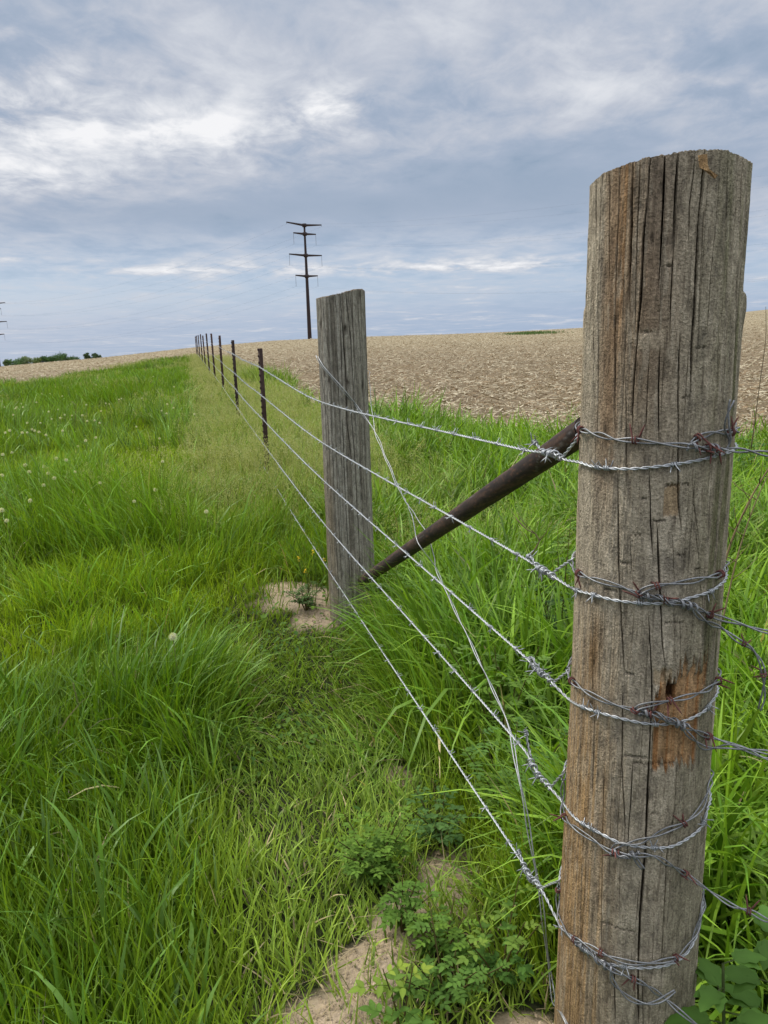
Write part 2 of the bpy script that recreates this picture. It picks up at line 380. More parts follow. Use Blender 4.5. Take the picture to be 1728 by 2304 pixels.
def build_grass():
    mb_parts = []
    for r0, r1, nseg in [(.55, 2.6, 6), (2.6, 6.5, 4), (6.5, 14, 3), (14, 46, 2)]:
        x, y, r = scatter(r0, r1, 8500, 1.35)
        sand = sand_at(x, y); k = in_grass(x, y) & keep_clear(x, y, .0) & (rng.random(len(x)) > sand * .84)
        x, y, r = x[k], y[k], r[k]; n = len(x); z = height(x, y) - .012
        s, t, right, strip, short = zone(x, y)
        k2 = rng.random(n) > right * (1 - strip) * .45
        x, y, r, z, s, t, right, strip, short = [q[k2] for q in (x, y, r, z, s, t, right, strip, short)]; n = len(x)
        cl = fbm(x * .75 + 3, y * .75, 3); cl2 = fbm(x * 3.4 + 31, y * 3.4, 2); tuft = smooth(cl * .66 + cl2 * .34, .42, .60)
        corner = smooth(s, .50, .85) * (1 - smooth(t, 1.7, 2.5)); bright = smooth(t, 1.7, 2.3) * (1 - smooth(t + .5 * (cl2 - .5), 3.2, 3.7)) * smooth(s, .1, .4)
        ridge = smooth(t + .9 * (cl - .5), 3.5, 3.9) * (1 - smooth(t + .9 * (cl - .5), 4.6, 5.3)) * smooth(s, .45, .8)
        tuft = np.clip(tuft + .8 * ridge - .6 * bright + .45 * corner, 0, 1)
        h = lerp(.12, .38, tuft) * lerp(1, .85, corner)
        h = lerp(h, lerp(.30, .52, tuft), right * (1 - strip))
        h = lerp(h, .10 + .12 * tuft, strip); h = h + .35 * np.exp(-((s + .7) / .35) ** 2 - ((t - 15) / 3.0) ** 2)
        h = lerp(h, .05 + .11 * cl2, short)
        h = h * lerp(1, .6, smooth(r, 14, 26))
        nearcut = smooth(np.hypot(x - P1[0], y - P1[1]), .10, .40)
        h = h * np.where(y < 1.5, lerp(.55, 1, nearcut), 1)
        h = h * np.where((y < .95) & (x > .1), .35, 1)
        mnd = at_z(690, 1400, .0); h = h * (1 - .68 * np.exp(-((x - mnd[0]) / .42) ** 2 - ((y - mnd[1] + .12) / .50) ** 2))
        L = h * (.55 + .75 * rng.random(n))
        broad = right * (1 - .6 * strip)
        W = lerp(lerp(.0046, .0064, corner), .0135, broad) * (.6 + .8 * rng.random(n)) * lerp(1, 1.05, short) * (1 + np.maximum(r - 3, 0) / 7)
        W = np.minimum(W, .018)
        base = 2 * math.pi * fbm(x * .8 + 50, y * .8, 2) * 1.6
        az = base + rng.normal(0, lerp(1.15, 1.4, right), n)
        tilt = np.abs(rng.normal(.12, .18, n)) + lerp(0, .35, short)
        bend = np.abs(rng.normal(lerp(.5, 1.25, broad), lerp(.4, .65, broad), n))
        flop = rng.random(n) < lerp(.10, .25, broad); bend = np.where(flop, bend + 1.2, bend)
        tw = rng.normal(0, .6, n)
        wide = (rng.random(n) < .10 * (1 - right)) & (h > .14); W = np.where(wide, W * 1.9, W); L = np.where(wide, L * 1.3, L); bend = np.where(wide, bend + .5, bend)
        dead = rng.random(n) < lerp(.022, .07, short); tilt = np.where(dead & (rng.random(n) < .7), rng.uniform(.7, 1.45, n), tilt); dead = dead[:, None]
        hue = rng.random((n, 1)); lum = (.55 + .85 * rng.random((n, 1))) * lerp(.82, 1.18, fbm(x * .6 + 8, y * .6, 2))[:, None]
        deep = np.array([.098, .190, .012]); lime = np.array([.270, .355, .022])
        cA = lerp(deep, lime, np.clip(hue * .6 + .45 * (.75 - tuft[:, None]), 0, 1))
        cA = lerp(cA, lerp(np.array([.090, .195, .018]), np.array([.210, .340, .036]), hue), (right * .75)[:, None])
        cA = lerp(cA, lerp(np.array([.20, .27, .055]), np.array([.30, .35, .10]), hue), (strip * .7)[:, None])
        cA = lerp(cA, lerp(np.array([.13, .22, .03]), np.array([.23, .31, .05]), hue), (short * .65)[:, None])
        cA = np.where(wide[:, None], np.array([.130, .235, .026]), cA)
        cA = np.where(dead, np.array([.40, .32, .17]) * (.5 + .7 * rng.random((n, 1))), cA)
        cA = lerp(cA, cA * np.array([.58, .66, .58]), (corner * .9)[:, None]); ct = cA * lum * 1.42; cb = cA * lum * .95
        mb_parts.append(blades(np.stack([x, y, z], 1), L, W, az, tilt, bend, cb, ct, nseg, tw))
    V = []; Q = []; C = []; o = 0
    for v, q, c in mb_parts: V.append(v); Q.append(q + o); C.append(c); o += len(v)
    me = mesh_np('meadow_grass', np.concatenate(V), np.concatenate(Q), M['grass'], np.concatenate(C))
    tag(obj('meadow_grass', me), 'lush green meadow grass covering the ground on both sides of the fence', 'grass', kind='stuff')
build_grass()

def build_ground_leaves():
    """small clover-like leaves low down among the short grass"""
    x, y, r = scatter(.7, 6, 2600, 1.5); sd_ = sand_at(x, y); s, t, right, strip, short = zone(x, y)
    pt = smooth(fbm(x * 2.3 + 60, y * 2.3, 3), .45, .62)
    k = in_grass(x, y) & keep_clear(x, y, .02) & (rng.random(len(x)) < pt * (.12 + .75 * short + .25 * right) * (1 - .6 * sd_)); x, y = x[k], y[k]; n = len(x)
    z = height(x, y) + .01 + (.03 + .05 * (right[k] > .5)) * rng.random(n) * 2
    L = .010 + .016 * rng.random(n); az = rng.random(n) * 6.28; ti = rng.uniform(-.2, .7, n)
    d = np.stack([np.cos(az) * np.cos(ti), np.sin(az) * np.cos(ti), np.sin(ti)], 1); sd = np.stack([-np.sin(az), np.cos(az), rng.normal(0, .25, n)], 1); up = np.cross(d, sd)
    c = np.stack([x, y, z], 1); l = L[:, None]
    V = np.stack([c, c + d * l * .35 + sd * l * .30 + up * l * .06, c + d * l * .8 + sd * l * .28 + up * l * .05, c + d * l - up * l * .08, c + d * l * .8 - sd * l * .28 + up * l * .05, c + d * l * .35 - sd * l * .30 + up * l * .06], 1).reshape(-1, 3)
    i = np.arange(n)[:, None] * 6; Q = np.concatenate([i + [[0, 1, 2, 3]], i + [[0, 3, 4, 5]]])
    C = np.repeat(lerp(np.array([.055, .125, .022]), np.array([.15, .25, .035]), rng.random((n, 1))), 6, 0)
    tag(obj('ground_leaves', mesh_np('ground_leaves', V, Q, M['leaf'], C)), 'small round green leaves growing low in the short grass by the sand', 'ground cover', kind='stuff')
build_ground_leaves()
def build_seed_grass():
    """fine flowering grass: thin stems with open pale panicles along the fence strip"""
    mb = []
    off = 0
    for r0, r1, rho, spk, ss in [(2.2, 6, 560, 34, .0042), (6, 13, 520, 22, .0062), (13, 40, 520, 14, .010)]:
        x, y, r = scatter(r0, r1, rho, .55)
        k = in_grass(x, y) & keep_clear(x, y, .01); x, y, r = x[k], y[k], r[k]
        s, t, right, strip, short = zone(x, y)
        pat = smooth(fbm(x * .6 + 77, y * .6, 3), .50, .62)
        pr = np.maximum(strip * .85, .22 * pat * (s > .5) * (t > 3)); pr = np.where((s < -.1) & (t > 1.7), np.maximum(pr, (.10 + .45 * smooth(fbm(x * 2 + 5, y * 2, 2), .4, .65) * (s > -1.1)) * (t < 5)), pr)
        k = rng.random(len(x)) < pr; x, y, r, s = x[k], y[k], r[k], s[k]; n = len(x); z = height(x, y)
        H = lerp(.22, .36, rng.random(n)) * lerp(1.15, .8, smooth(r, 4, 20)); az = rng.random(n) * 6.28
        tilt = np.abs(rng.normal(.05, .08, n)); bend = np.abs(rng.normal(.25, .2, n))
        cc = lerp(np.array([.26, .31, .08]), np.array([.42, .40, .17]), rng.random((n, 1)))
        v, q, c = blades(np.stack([x, y, z], 1), H, np.full(n, .0016) * (1 + r / 8), az, tilt, bend, cc * .7, cc, 4, np.zeros(n))
        mb.append((v, q, c))
        # spikelets round the upper third
        ctr = v.reshape(n, 5, 2, 3).mean(2)
        f = rng.random((n, spk)) ** .8
        base = ctr[:, 3][:, None] * (1 - f[..., None]) + ctr[:, 4][:, None] * f[..., None]
        base[..., 2] += .02 * f
        spread = (.034 * (1 - f) + .005) * (1 + .25 * rng.random((n, spk)))
        a2 = rng.random((n, spk)) * 6.28
        pos = base + np.stack([np.cos(a2) * spread, np.sin(a2) * spread, rng.normal(0, .008, (n, spk))], -1)
        sz = ss * (.7 + .6 * rng.random((n, spk, 1)))
        up = np.stack([np.cos(a2) * .5, np.sin(a2) * .5, np.full_like(a2, .8)], -1); ph = rng.random((n, spk)) * 6.28
        sd = np.stack([np.cos(ph), np.sin(ph), np.zeros_like(ph)], -1)
        D = np.stack([pos - up * sz, pos + sd * sz * .38, pos + up * sz, pos - sd * sz * .38], 2).reshape(-1, 3)
        nq = n * spk; Qd = np.arange(nq * 4).reshape(-1, 4)
        cd_ = lerp(np.array([.34, .38, .13]), np.array([.56, .54, .27]), rng.random((nq, 1))); cd_ = np.repeat(cd_, 4, 0)
        mb.append((D, Qd, cd_))
    V = []; Q = []; C = []; o = 0
    for v, q, c in mb: V.append(v); Q.append(q + o); C.append(c); o += len(v)
    me = mesh_np('flowering_grass', np.concatenate(V), np.concatenate(Q), M['seed'], np.concatenate(C))
    tag(obj('flowering_grass', me), 'pale yellow green flowering grass with airy seed heads along the fence line', 'grass', kind='stuff')
build_seed_grass()

def build_crumbs():
    V = []; F = []; C = []; o = 0; mbx = MB()
    ico = np.array([[0, 0, 1], [.9, 0, .3], [.28, .85, .3], [-.72, .52, .3], [-.72, -.52, .3], [.28, -.85, .3], [0, 0, -.5]])
    tri = np.array([[0, 1, 2], [0, 2, 3], [0, 3, 4], [0, 4, 5], [0, 5, 1], [6, 2, 1], [6, 3, 2], [6, 4, 3], [6, 5, 4], [6, 1, 5]])
    for a_, b_, rx_, ry_, hh in _sand:
        n = 380; x = a_ + rng.normal(0, rx_ * .6, n); y = b_ + rng.normal(0, ry_ * .6, n); k = sand_at(x, y) > .2; x, y = x[k], y[k]
        z = height(x, y)
        for X, Y, Z in zip(x, y, z):
            sz = .0008 + .0048 * rng.random() ** 5; v = ico * (.7 + .6 * rng.random((7, 1))) * sz @ _rz(rng.random() * 6.28).T
            mbx.add(v + [X, Y, Z + sz * .2], None, tri, np.array([.40, .31, .21]) * (.65 + .6 * rng.random()))
        n = 45; x = a_ + rng.normal(0, rx_ * .8, n); y = b_ + rng.normal(0, ry_ * .8, n); z = height(x, y) + .003
        v, q, c = blades(np.stack([x, y, z], 1), .03 + .09 * rng.random(n), np.full(n, .0022), rng.random(n) * 6.28, np.full(n, 1.42), rng.normal(.1, .12, n), np.tile([.30, .23, .13], (n, 1)), np.tile([.40, .32, .18], (n, 1)), 3, rng.normal(0, .4, n))
        mbx.add(v, q, None, c)
    tag(obj('soil_crumbs', mbx.mesh('soil_crumbs', M['residue'], smooth_=False)), 'sandy crumbs and dead straw lying on the bare soil patches', 'soil crumbs', kind='stuff')
build_crumbs()
# ------------------------------------------------------------------ harvested field: straw and stalk litter
def build_residue():
    mb = []
    for r0, r1, rho, k in [(5, 16, 2200, .88), (16, 38, 2000, .85), (38, 84, 2200, .95)]:
        x, y, r = scatter(r0, r1, rho, 1.25, 48)
        keep = ~in_grass(x, y) & (y > 3); x, y, r = x[keep], y[keep], r[keep]; n = len(x)
        L = .03 + .16 * rng.random(n) ** 2.2; L = L * k; W = (.006 + .02 * rng.random(n) ** 2) * k
        az = np.where(rng.random(n) < .5, rng.normal(.15, .35, n), rng.random(n) * 6.28)
        ti = rng.normal(0, .22, n); ro = rng.normal(0, .5, n)
        d = np.stack([np.cos(az) * np.cos(ti), np.sin(az) * np.cos(ti), np.sin(ti)], -1)
        sd = np.stack([-np.sin(az) * np.cos(ro), np.cos(az) * np.cos(ro), np.sin(ro)], -1); up = np.cross(d, sd)
        c = np.stack([x, y, height(x, y) + .012 + .03 * rng.random(n) + np.abs(np.sin(ti)) * L * .5], -1)
        hl = (d * L[:, None] / 2)[:, None]; hw = (sd * W[:, None] / 2)[:, None]; arch = (up * (L * rng.normal(0, .10, n))[:, None])[:, None]
        V = np.concatenate([c[:, None] - hl - hw, c[:, None] - hl + hw, c[:, None] + arch - hw * 1.1, c[:, None] + arch + hw * 1.1, c[:, None] + hl - hw * .6, c[:, None] + hl + hw * .6], 1).reshape(-1, 3)
        i = np.arange(n)[:, None] * 6; Q = np.concatenate([i + [[0, 1, 3, 2]], i + [[2, 3, 5, 4]]], 0)
        g = rng.random((n, 1)); pale = lerp(np.array([.39, .325, .205]), np.array([.61, .535, .375]), g); brown = lerp(np.array([.22, .145, .075]), np.array([.36, .26, .15]), g)
        C = np.where(rng.random((n, 1)) < .68, pale, brown); C = np.repeat(C, 6, 0)
        mb.append((V, Q, C))
    V = []; Q = []; C = []; o = 0
    for v, q, c in mb: V.append(v); Q.append(q + o); C.append(c); o += len(v)
    tag(obj('crop_litter', mesh_np('crop_litter', np.concatenate(V), np.concatenate(Q), M['residue'], np.concatenate(C), False)), 'straw coloured stalk litter strewn over the bare harvested field', 'crop litter', kind='stuff')
build_residue()
def build_waterway():
    n = 1500; c = at_d(1195, 751, 66)
    x = c[0] + rng.normal(0, .95, n); y = c[1] + rng.normal(0, 2.2, n); z = height(x, y)
    col = lerp(np.array([.06, .12, .03]), np.array([.12, .19, .05]), rng.random((n, 1)))
    v, q, cc = blades(np.stack([x, y, z], 1), .10 + .14 * rng.random(n), np.full(n, .04), rng.random(n) * 6.28, np.abs(rng.normal(.1, .2, n)), np.abs(rng.normal(.4, .3, n)), col * .8, col, 2, np.zeros(n))
    tag(obj('weed_patch', mesh_np('weed_patch', v, q, M['grass'], cc)), 'small green weedy patch far out on the tan field', 'weed patch', kind='stuff')
build_waterway()

# ------------------------------------------------------------------ wooden posts
def hit_post(px, py, c, R):
    """(phi, z) where the pixel's ray meets the upright cylinder; phi is 0 facing the camera, + to the right"""
    r = ray(px, py); h = r[:2] / np.linalg.norm(r[:2]); L = np.linalg.norm(r[:2])
    b_ = h @ c; q = c @ c - R * R; disc = b_ * b_ - q
    D = b_ - math.sqrt(disc) if disc > 0 else b_
    p = h * D; th = math.atan2(p[1] - c[1], p[0] - c[0]); f = math.atan2(-c[1], -c[0])
    ph = (th - f + math.pi) % (2 * math.pi) - math.pi
    return ph, EYE + r[2] / L * D
def on_post(ph, z, c, R):
    th = math.atan2(-c[1], -c[0]) + ph
    return np.array([c[0] + R * math.cos(th), c[1] + R * math.sin(th), z])
def wood_post(name, c, Rz, ztop, zbot, cracks, colour, relief, nth, nz, origin):
    """upright log: dense skin with checks cut into it, sawn sloping top"""
    f = math.atan2(-c[1], -c[0])
    # finer columns on the seen half
    q = np.linspace(-1, 1, nth, endpoint=False); ph = math.pi * (q * .55 + .45 * q ** 3)
    zz = np.linspace(0, 1, nz)
    PH, S = np.meshgrid(ph, zz); TOP = ztop(ph); TOP = np.broadcast_to(TOP, PH.shape)
    Z = zbot + (TOP - zbot) * S
    R = Rz(Z) + relief(PH, Z)
    cut = np.zeros_like(Z)
    for pts, wd, dp in cracks:
        pts = sorted(pts, key=lambda k: k[1]); pz = np.array([k[1] for k in pts]); pp = np.array([k[0] for k in pts])
        ctr = np.interp(Z, pz, pp) + .012 * (fbm(Z * 40 + wd * 900, Z * 0 + pp[0] * 7, 3) - .5)
        endf = smooth(Z, pz[0] - .012, pz[0] + .05) * (1 - smooth(Z, pz[-1] - .04, pz[-1] + .012))
        wv = wd * .70 * (.45 + 1.0 * fbm(Z * 14 + pp[0] * 31, Z * 0, 2)) * (.25 + .75 * endf)
        dist = np.abs(PH - ctr) * .1
        cut = np.maximum(cut, dp * endf * np.clip(1.25 - dist / (wv / 2 + 1e-6), 0, 1) ** .6)
    R = R - cut
    C = colour(PH, Z)
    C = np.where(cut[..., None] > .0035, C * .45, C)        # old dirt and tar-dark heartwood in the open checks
    TH = f + PH
    X = c[0] + R * np.cos(TH); Y = c[1] + R * np.sin(TH)
    V = np.stack([X, Y, Z], -1).reshape(-1, 3)
    i = np.arange(nz - 1)[:, None] * nth; j = np.arange(nth)[None]; k = (j + 1) % nth
    Q = np.stack([i + j, i + k, i + nth + k, i + nth + j], -1).reshape(-1, 4)
    mb = MB(); mb.add(V, Q, None, C.reshape(-1, 3))
    # top face, rings toward the pith
    rings = [1.0, .97, .8, .5, .2]
    tv = []; base_r = R[-1]
    for g in rings:
        tv.append(np.stack([c[0] + base_r * g * np.cos(TH[-1]), c[1] + base_r * g * np.sin(TH[-1]), TOP[-1] * g + (1 - g) * TOP[-1].mean() + (.0 if g == 1 else .002 * vnoise(ph * 9, ph * 0 + g * 9))], 1))
    tv = np.concatenate(tv); i = np.arange(len(rings) - 1)[:, None] * nth
    Q = np.stack([i + j, i + k, i + nth + k, i + nth + j], -1).reshape(-1, 4)
    o0 = (len(rings) - 1) * nth
    T = [[o0, o0 + q_, o0 + q_ + 1] for q_ in range(1, nth - 1)]
    mb.add(tv, Q, T, (.24, .19, .13))
    return obj(name, mb.mesh(name, M['wood'], origin), origin)
# --- corner post in front
R1 = lambda z: .0995 + np.where(np.asarray(z) > .75, (.75 - np.asarray(z)) * .0035, (.75 - np.asarray(z)) * .012)
def c1(x, y): return hit_post(1228 + x / 3.16, 300 + y / 3.16, P1, .1)
def c2(x, y): return hit_post(1178 + x / 3.016, 900 + y / 3.016, P1, .1)
def c3(x, y): return hit_post(1178 + x / 2.935, 1550 + y / 2.935, P1, .1)
def build_corner_post():
    K = []
    def ck(fn, pts, wd, dp): K.append(([fn(*q) for q in pts], wd, dp))
    for pts, wd, dp in [
        ([(345, 250), (342, 600), (345, 900)], .0016, .006), ([(385, 280), (372, 900)], .0009, .003), ([(438, 240), (440, 700), (440, 1100)], .0026, .009), ([(520, 190), (500, 700), (482, 1350), (485, 2200)], .0022, .009),
        ([(612, 170), (602, 600), (590, 1150), (592, 1250)], .0034, .014), ([(668, 150), (645, 640), (640, 900), (630, 1400)], .0016, .008), ([(742, 140), (715, 540)], .0024, .010), ([(712, 480), (690, 750), (672, 1200), (650, 1420), (622, 1750), (612, 2100)], .0030, .013),
        ([(846, 130), (832, 500), (815, 850), (800, 1080)], .0042, .016), ([(940, 120), (915, 560), (905, 800)], .0026, .011), ([(910, 820), (890, 1150), (880, 1480)], .0020, .010), ([(1068, 110), (1055, 300), (1028, 500), (1020, 800)], .0016, .008),
        ([(1138, 120), (1120, 400), (1095, 620), (1075, 1050), (1048, 1500), (1030, 1900)], .0034, .014), ([(1190, 130), (1188, 300)], .001, .005), ([(1250, 110), (1240, 420), (1180, 1000), (1150, 1500)], .0010, .005), ([(1310, 100), (1295, 600), (1290, 800)], .0016, .007), ([(1425, 100), (1400, 450), (1393, 780)], .0022, .010),
        ([(955, 1450), (945, 1900), (945, 2250)], .0026, .011), ([(845, 1430), (840, 1650)], .0014, .007), ([(810, 1520), (800, 1800), (805, 2250)], .0022, .010), ([(735, 1520), (712, 2050), (715, 2250)], .0010, .005), ([(362, 1000), (365, 1600), (355, 2250)], .0016, .008), ([(325, 900), (330, 1900)], .0010, .004), ([(560, 1750), (572, 2250)], .0014, .007), ([(1240, 1300), (1230, 1900)], .0010, .005), ([(1290, 1500), (1265, 2000)], .0008, .004), ([(1375, 900), (1350, 1800)], .0016, .006)]: ck(c1, pts, wd, dp)
    for pts, wd, dp in [
        ([(1055, 100), (1052, 500), (1060, 700), (1078, 900)], .0022, .010), ([(853, 470), (862, 850), (880, 1080)], .0024, .010), ([(690, 60), (692, 600)], .0014, .007), ([(630, 460), (642, 1100), (668, 1600), (686, 1900)], .0022, .010), ([(905, 830), (930, 1350), (948, 1700), (965, 1850)], .0024, .011), ([(1153, 540), (1160, 700), (1200, 1000)], .0014, .006),
        ([(1010, 870), (1030, 1300)], .0012, .006), ([(718, 880), (735, 1150), (745, 1260)], .0008, .004), ([(850, 1480), (870, 1900), (875, 2140)], .0026, .012), ([(465, 1380), (462, 2140)], .0016, .007), ([(1065, 1490), (1062, 1830)], .0010, .006), ([(480, 120), (478, 500)], .001, .004), ([(1275, 560), (1250, 1000)], .0010, .005), ([(820, 420), (822, 560)], .001, .005), ([(375, 1000), (330, 2140)], .001, .004), ([(520, 1350), (505, 2100)], .0007, .003), ([(600, 1480), (590, 1700)], .0006, .003), ([(1165, 800), (1225, 1600)], .0009, .004)]: ck(c2, pts, wd, dp)
    for pts, wd, dp in [
        ([(852, 0), (830, 450), (806, 1000), (792, 1200), (768, 1500), (755, 1800), (755, 2200)], .0034, .014), ([(655, 0), (648, 500), (672, 900), (668, 1050)], .0016, .008), ([(640, 1100), (636, 1450)], .0008, .004), ([(1015, 470), (995, 800), (942, 1100), (915, 1600), (900, 1900)], .0020, .009), ([(722, 480), (700, 850), (680, 1200)], .0014, .007), ([(532, 500), (522, 1200), (522, 1720)], .0012, .006), ([(465, 0), (455, 700)], .0022, .008), ([(370, 300), (368, 700)], .0014, .006), ([(388, 1150), (385, 1700)], .0012, .005), ([(602, 1780), (608, 2260)], .0016, .008), ([(490, 1700), (480, 2260)], .0010, .005), ([(855, 1520), (842, 1900)], .0010, .005), ([(1005, 1520), (1000, 1700)], .0010, .005), ([(330, 1750), (320, 2260)], .0012, .005), ([(270, 600), (255, 1900)], .0009, .004), ([(780, 1850), (785, 2260)], .0012, .006)]: ck(c3, pts, wd, dp)
    # fine random hair checks
    for _ in range(60):
        p0 = rng.uniform(-1.5, 1.5); z0 = rng.uniform(.1, 1.4); K.append(([(p0, z0), (p0 + rng.normal(0, .02), z0 + rng.uniform(.05, .25))], .0006 + .0004 * rng.random(), .0025))
    lt = c1(318, 320); pk = c1(1290, 122); rt = c1(1478, 165)
    zl, zm, zr = EYE + .1559, EYE + .172, EYE + .1629
    HC = []
    for fn, xa, xb, y_ in [(c2, 785, 850, 670), (c2, 955, 1058, 585), (c2, 868, 975, 826), (c2, 720, 805, 915), (c2, 1060, 1145, 572), (c2, 648, 735, 1105), (c2, 948, 1100, 1512), (c2, 530, 640, 1290), (c2, 1030, 1110, 1052), (c2, 1160, 1215, 1150), (c2, 680, 760, 1860), (c3, 720, 1012, 490), (c3, 655, 822, 445), (c3, 522, 745, 1563), (c3, 800, 900, 820), (c1, 660, 760, 1408), (c1, 850, 910, 940), (c1, 1070, 1160, 1525), (c1, 960, 1030, 1880)]:
        (pa, za), (pb, zb) = fn(xa, y_), fn(xb, y_); HC.append((pa, pb, (za + zb) / 2))
    def ztop(ph):
        z = np.interp(np.sin(ph) * (np.abs(ph) < 1.571) + np.sign(ph) * (np.abs(ph) >= 1.571), [-1, -.75, -.3, .3, .62, 1], [1.452, 1.462, 1.4695, 1.474, 1.4735, 1.463])
        return z + .0014 * (vnoise(ph * 60, ph * 0) - .5) + .0010 * (vnoise(ph * 19, ph * 0 + 4) - .5)
    fa = [c3(890, -40), c3(1140, 470)]; fb = [c2(960, 590), c2(1055, 790)]; fc = [c1(640, 1410), c1(845, 1540)]; fe = [c2(885, 1830), c2(1010, 1930)]
    def inside(PH, Z, bx, soft=.006, wob=.5):
        (pa, za), (pb, zb) = bx; lo, hi = min(za, zb), max(za, zb); jag = wob * .05 * (fbm(PH * 30, Z * 12, 3) - .5)
        return smooth(PH, pa + jag - soft * 5, pa + jag + soft * 5) * (1 - smooth(PH, pb + jag - soft * 5, pb + jag + soft * 5)) * smooth(Z, lo + jag * .3 - soft, lo + jag * .3 + soft) * (1 - smooth(Z, hi + jag * .5 - soft, hi + jag * .5 + soft))
    notch = [c2(985, 1935), c2(1035, 2040)]
    fa2 = [c2(1060, 1790), c2(1240, 1990)]
    def relief(PH, Z):
        r = .0035 * (fbm(PH * 1.3 + 4, Z * 1.2, 3) - .5) + .0030 * (fbm(PH * 9, Z * 2.2 + 9, 3) - .5) + .0013 * (fbm(PH * 34, Z * 6, 3) - .5) + .0010 * (fbm(PH * 40, Z * 90, 2) - .5)
        # outer skin gone above a ragged step on the right edge, and a smaller one on the left
        zs = 1.315 + .01 * (fbm(PH * 12, PH * 0, 2) - .5)
        r = r - .0034 * smooth(Z, zs, zs + .004) * smooth(PH, 1.22, 1.32) - .0022 * smooth(Z, 1.30, 1.31) * smooth(-PH, 1.25, 1.4)
        r = r + .0025 * np.exp(-((Z - 1.300) / .02) ** 2) * smooth(PH, 1.2, 1.4)
        for pa, pb, zc_ in HC:
            zz_ = zc_ + .0035 * (fbm(PH * 38 + zc_ * 50, PH * 0 + zc_ * 9, 3) - .5)
            r = r - .0045 * np.clip(1.3 - np.abs(Z - zz_) / .0009, 0, 1) * smooth(PH, pa, pa + .03) * (1 - smooth(PH, pb - .03, pb))
        r = r - .0045 * np.maximum(inside(PH, Z, fa, .004, 3), inside(PH, Z, fa2, .004, 3)) - .003 * inside(PH, Z, fb) - .002 * inside(PH, Z, fe) - .011 * inside(PH, Z, notch, .004)
        return r
    def colour(PH, Z):
        a_ = np.array; C = np.broadcast_to(a_([.345, .315, .260]), PH.shape + (3,)).copy()
        def mixc(c, f): nonlocal C; C = C * (1 - f[..., None]) + a_(c) * f[..., None]
        nb = fbm(PH * 3 + 2, Z * 2.0, 4); nf = fbm(PH * 14, Z * 5, 4); nstr = fbm(PH * 26, Z * .9 + 3, 3)
        low = smooth(Z, 1.0, .55)
        mixc([.250, .165, .088], np.clip(smooth(-PH, -.05, .75) * low * (.55 + .9 * (nf - .3)), 0, .92)); mixc([.36, .24, .12], np.clip(smooth(-PH, .1, .8) * low * smooth(nstr, .5, .66), 0, .6))               # brown lower left
        mixc([.200, .128, .072], np.clip(.75 * np.exp(-((PH + .62) / .25) ** 2) * smooth(Z, .95, 1.2) * smooth(nb, .3, .6), 0, 1))   # ochre bands up top
        mixc([.255, .150, .070], np.clip(.8 * np.exp(-((PH + .50) / .10) ** 2) * smooth(Z, 1.22, 1.34) * smooth(nstr, .3, .6), 0, 1))
        mixc([.155, .120, .095], np.clip(.7 * np.exp(-((PH + .12) / .22) ** 2) * smooth(Z, 1.12, 1.36), 0, 1))
        mixc([.225, .160, .105], np.clip(.55 * np.exp(-((PH + .25) / .4) ** 2) * smooth(Z, 1.05, 1.25) * (1 - smooth(Z, 1.25, 1.5)), 0, 1))
        mixc([.225, .215, .165], np.clip(smooth(PH, .15, .75) * smooth(nb, .25, .6) * .85, 0, 1))                     # grey green algae on the right
        mixc([.125, .135, .070], np.clip(smooth(PH, .55, 1.0) * (1 - smooth(PH, 1.22, 1.42)) * smooth(nf, .35, .62) * smooth(Z, .6, .95) * .85, 0, 1))
        mixc([.40, .375, .33], np.clip(np.exp(-((PH + .05) / .4) ** 2) * np.exp(-((Z - .93) / .14) ** 2) * smooth(nb, .3, .6) * .9, 0, 1))   # bleached middle
        mixc([.40, .36, .30], smooth(PH, 1.30, 1.45) * .7)
        mixc([.36, .31, .235], smooth(-PH, 1.15, 1.4) * smooth(Z, .75, 1.0) * .7)
        spot = smooth(fbm(PH * 22 + 5, Z * 24, 3), .62, .74)
        mixc([.40, .375, .32], spot * .35); mixc([.09, .075, .055], smooth(fbm(PH * 26 + 50, Z * 26, 3), .66, .76) * .45)
        mixc([.205, .125, .055], np.clip(np.exp(-((PH + .72) / .16) ** 2) * np.exp(-((Z - .85) / .06) ** 2) * smooth(nf, .3, .6), 0, 1) * .8)
        for q in [c1(480, 1335), c1(752, 740)]:
            mixc([.05, .04, .03], np.exp(-((PH - q[0]) / .028) ** 2 - ((Z - q[1]) / .006) ** 2) * .9)
        mixc([.40, .35, .28], inside(PH, Z, fc, .003) * .75)
        fresh = np.maximum(inside(PH, Z, fa, .002, 3), inside(PH, Z, fa2, .002, 3)); mixc(np.array([.40, .25, .13]), fresh * (.75 + .25 * np.clip(nstr * 2 - .5, 0, 1)))
        mixc([.26, .12, .045], fresh * smooth(nstr, .52, .62) * .6)
        mixc([.33, .25, .16], inside(PH, Z, fb, .002) * .8); mixc([.37, .30, .21], inside(PH, Z, fe, .002) * .7)
        mixc([.05, .025, .012], inside(PH, Z, notch, .003))
        mixc([.15, .115, .075], (1 - smooth(Z, .12, .42)) * .3)
        return C * np.array([1.30, 1.27, 1.20])
    o = wood_post('corner_post', P1, R1, ztop, -.25, K, colour, relief, 900, 760, (P1[0], P1[1], 0))
    tag(o, 'thick cracked wooden corner post in front, wrapped with five bands of barbed wire', 'fence post')
    # torn splinter hanging from the top edge
    A = [c1(1078, 160), c1(1085, 250), c1(1110, 270), c1(1190, 310)]; q = [on_post(a_, z_, P1, .1035 + .002 * i) for i, (a_, z_) in enumerate(A)]
    B = [c1(1138, 150), c1(1135, 225), c1(1140, 262), c1(1172, 332)]; r = [on_post(a_, z_, P1, .1035 + .002 * i) for i, (a_, z_) in enumerate(B)]
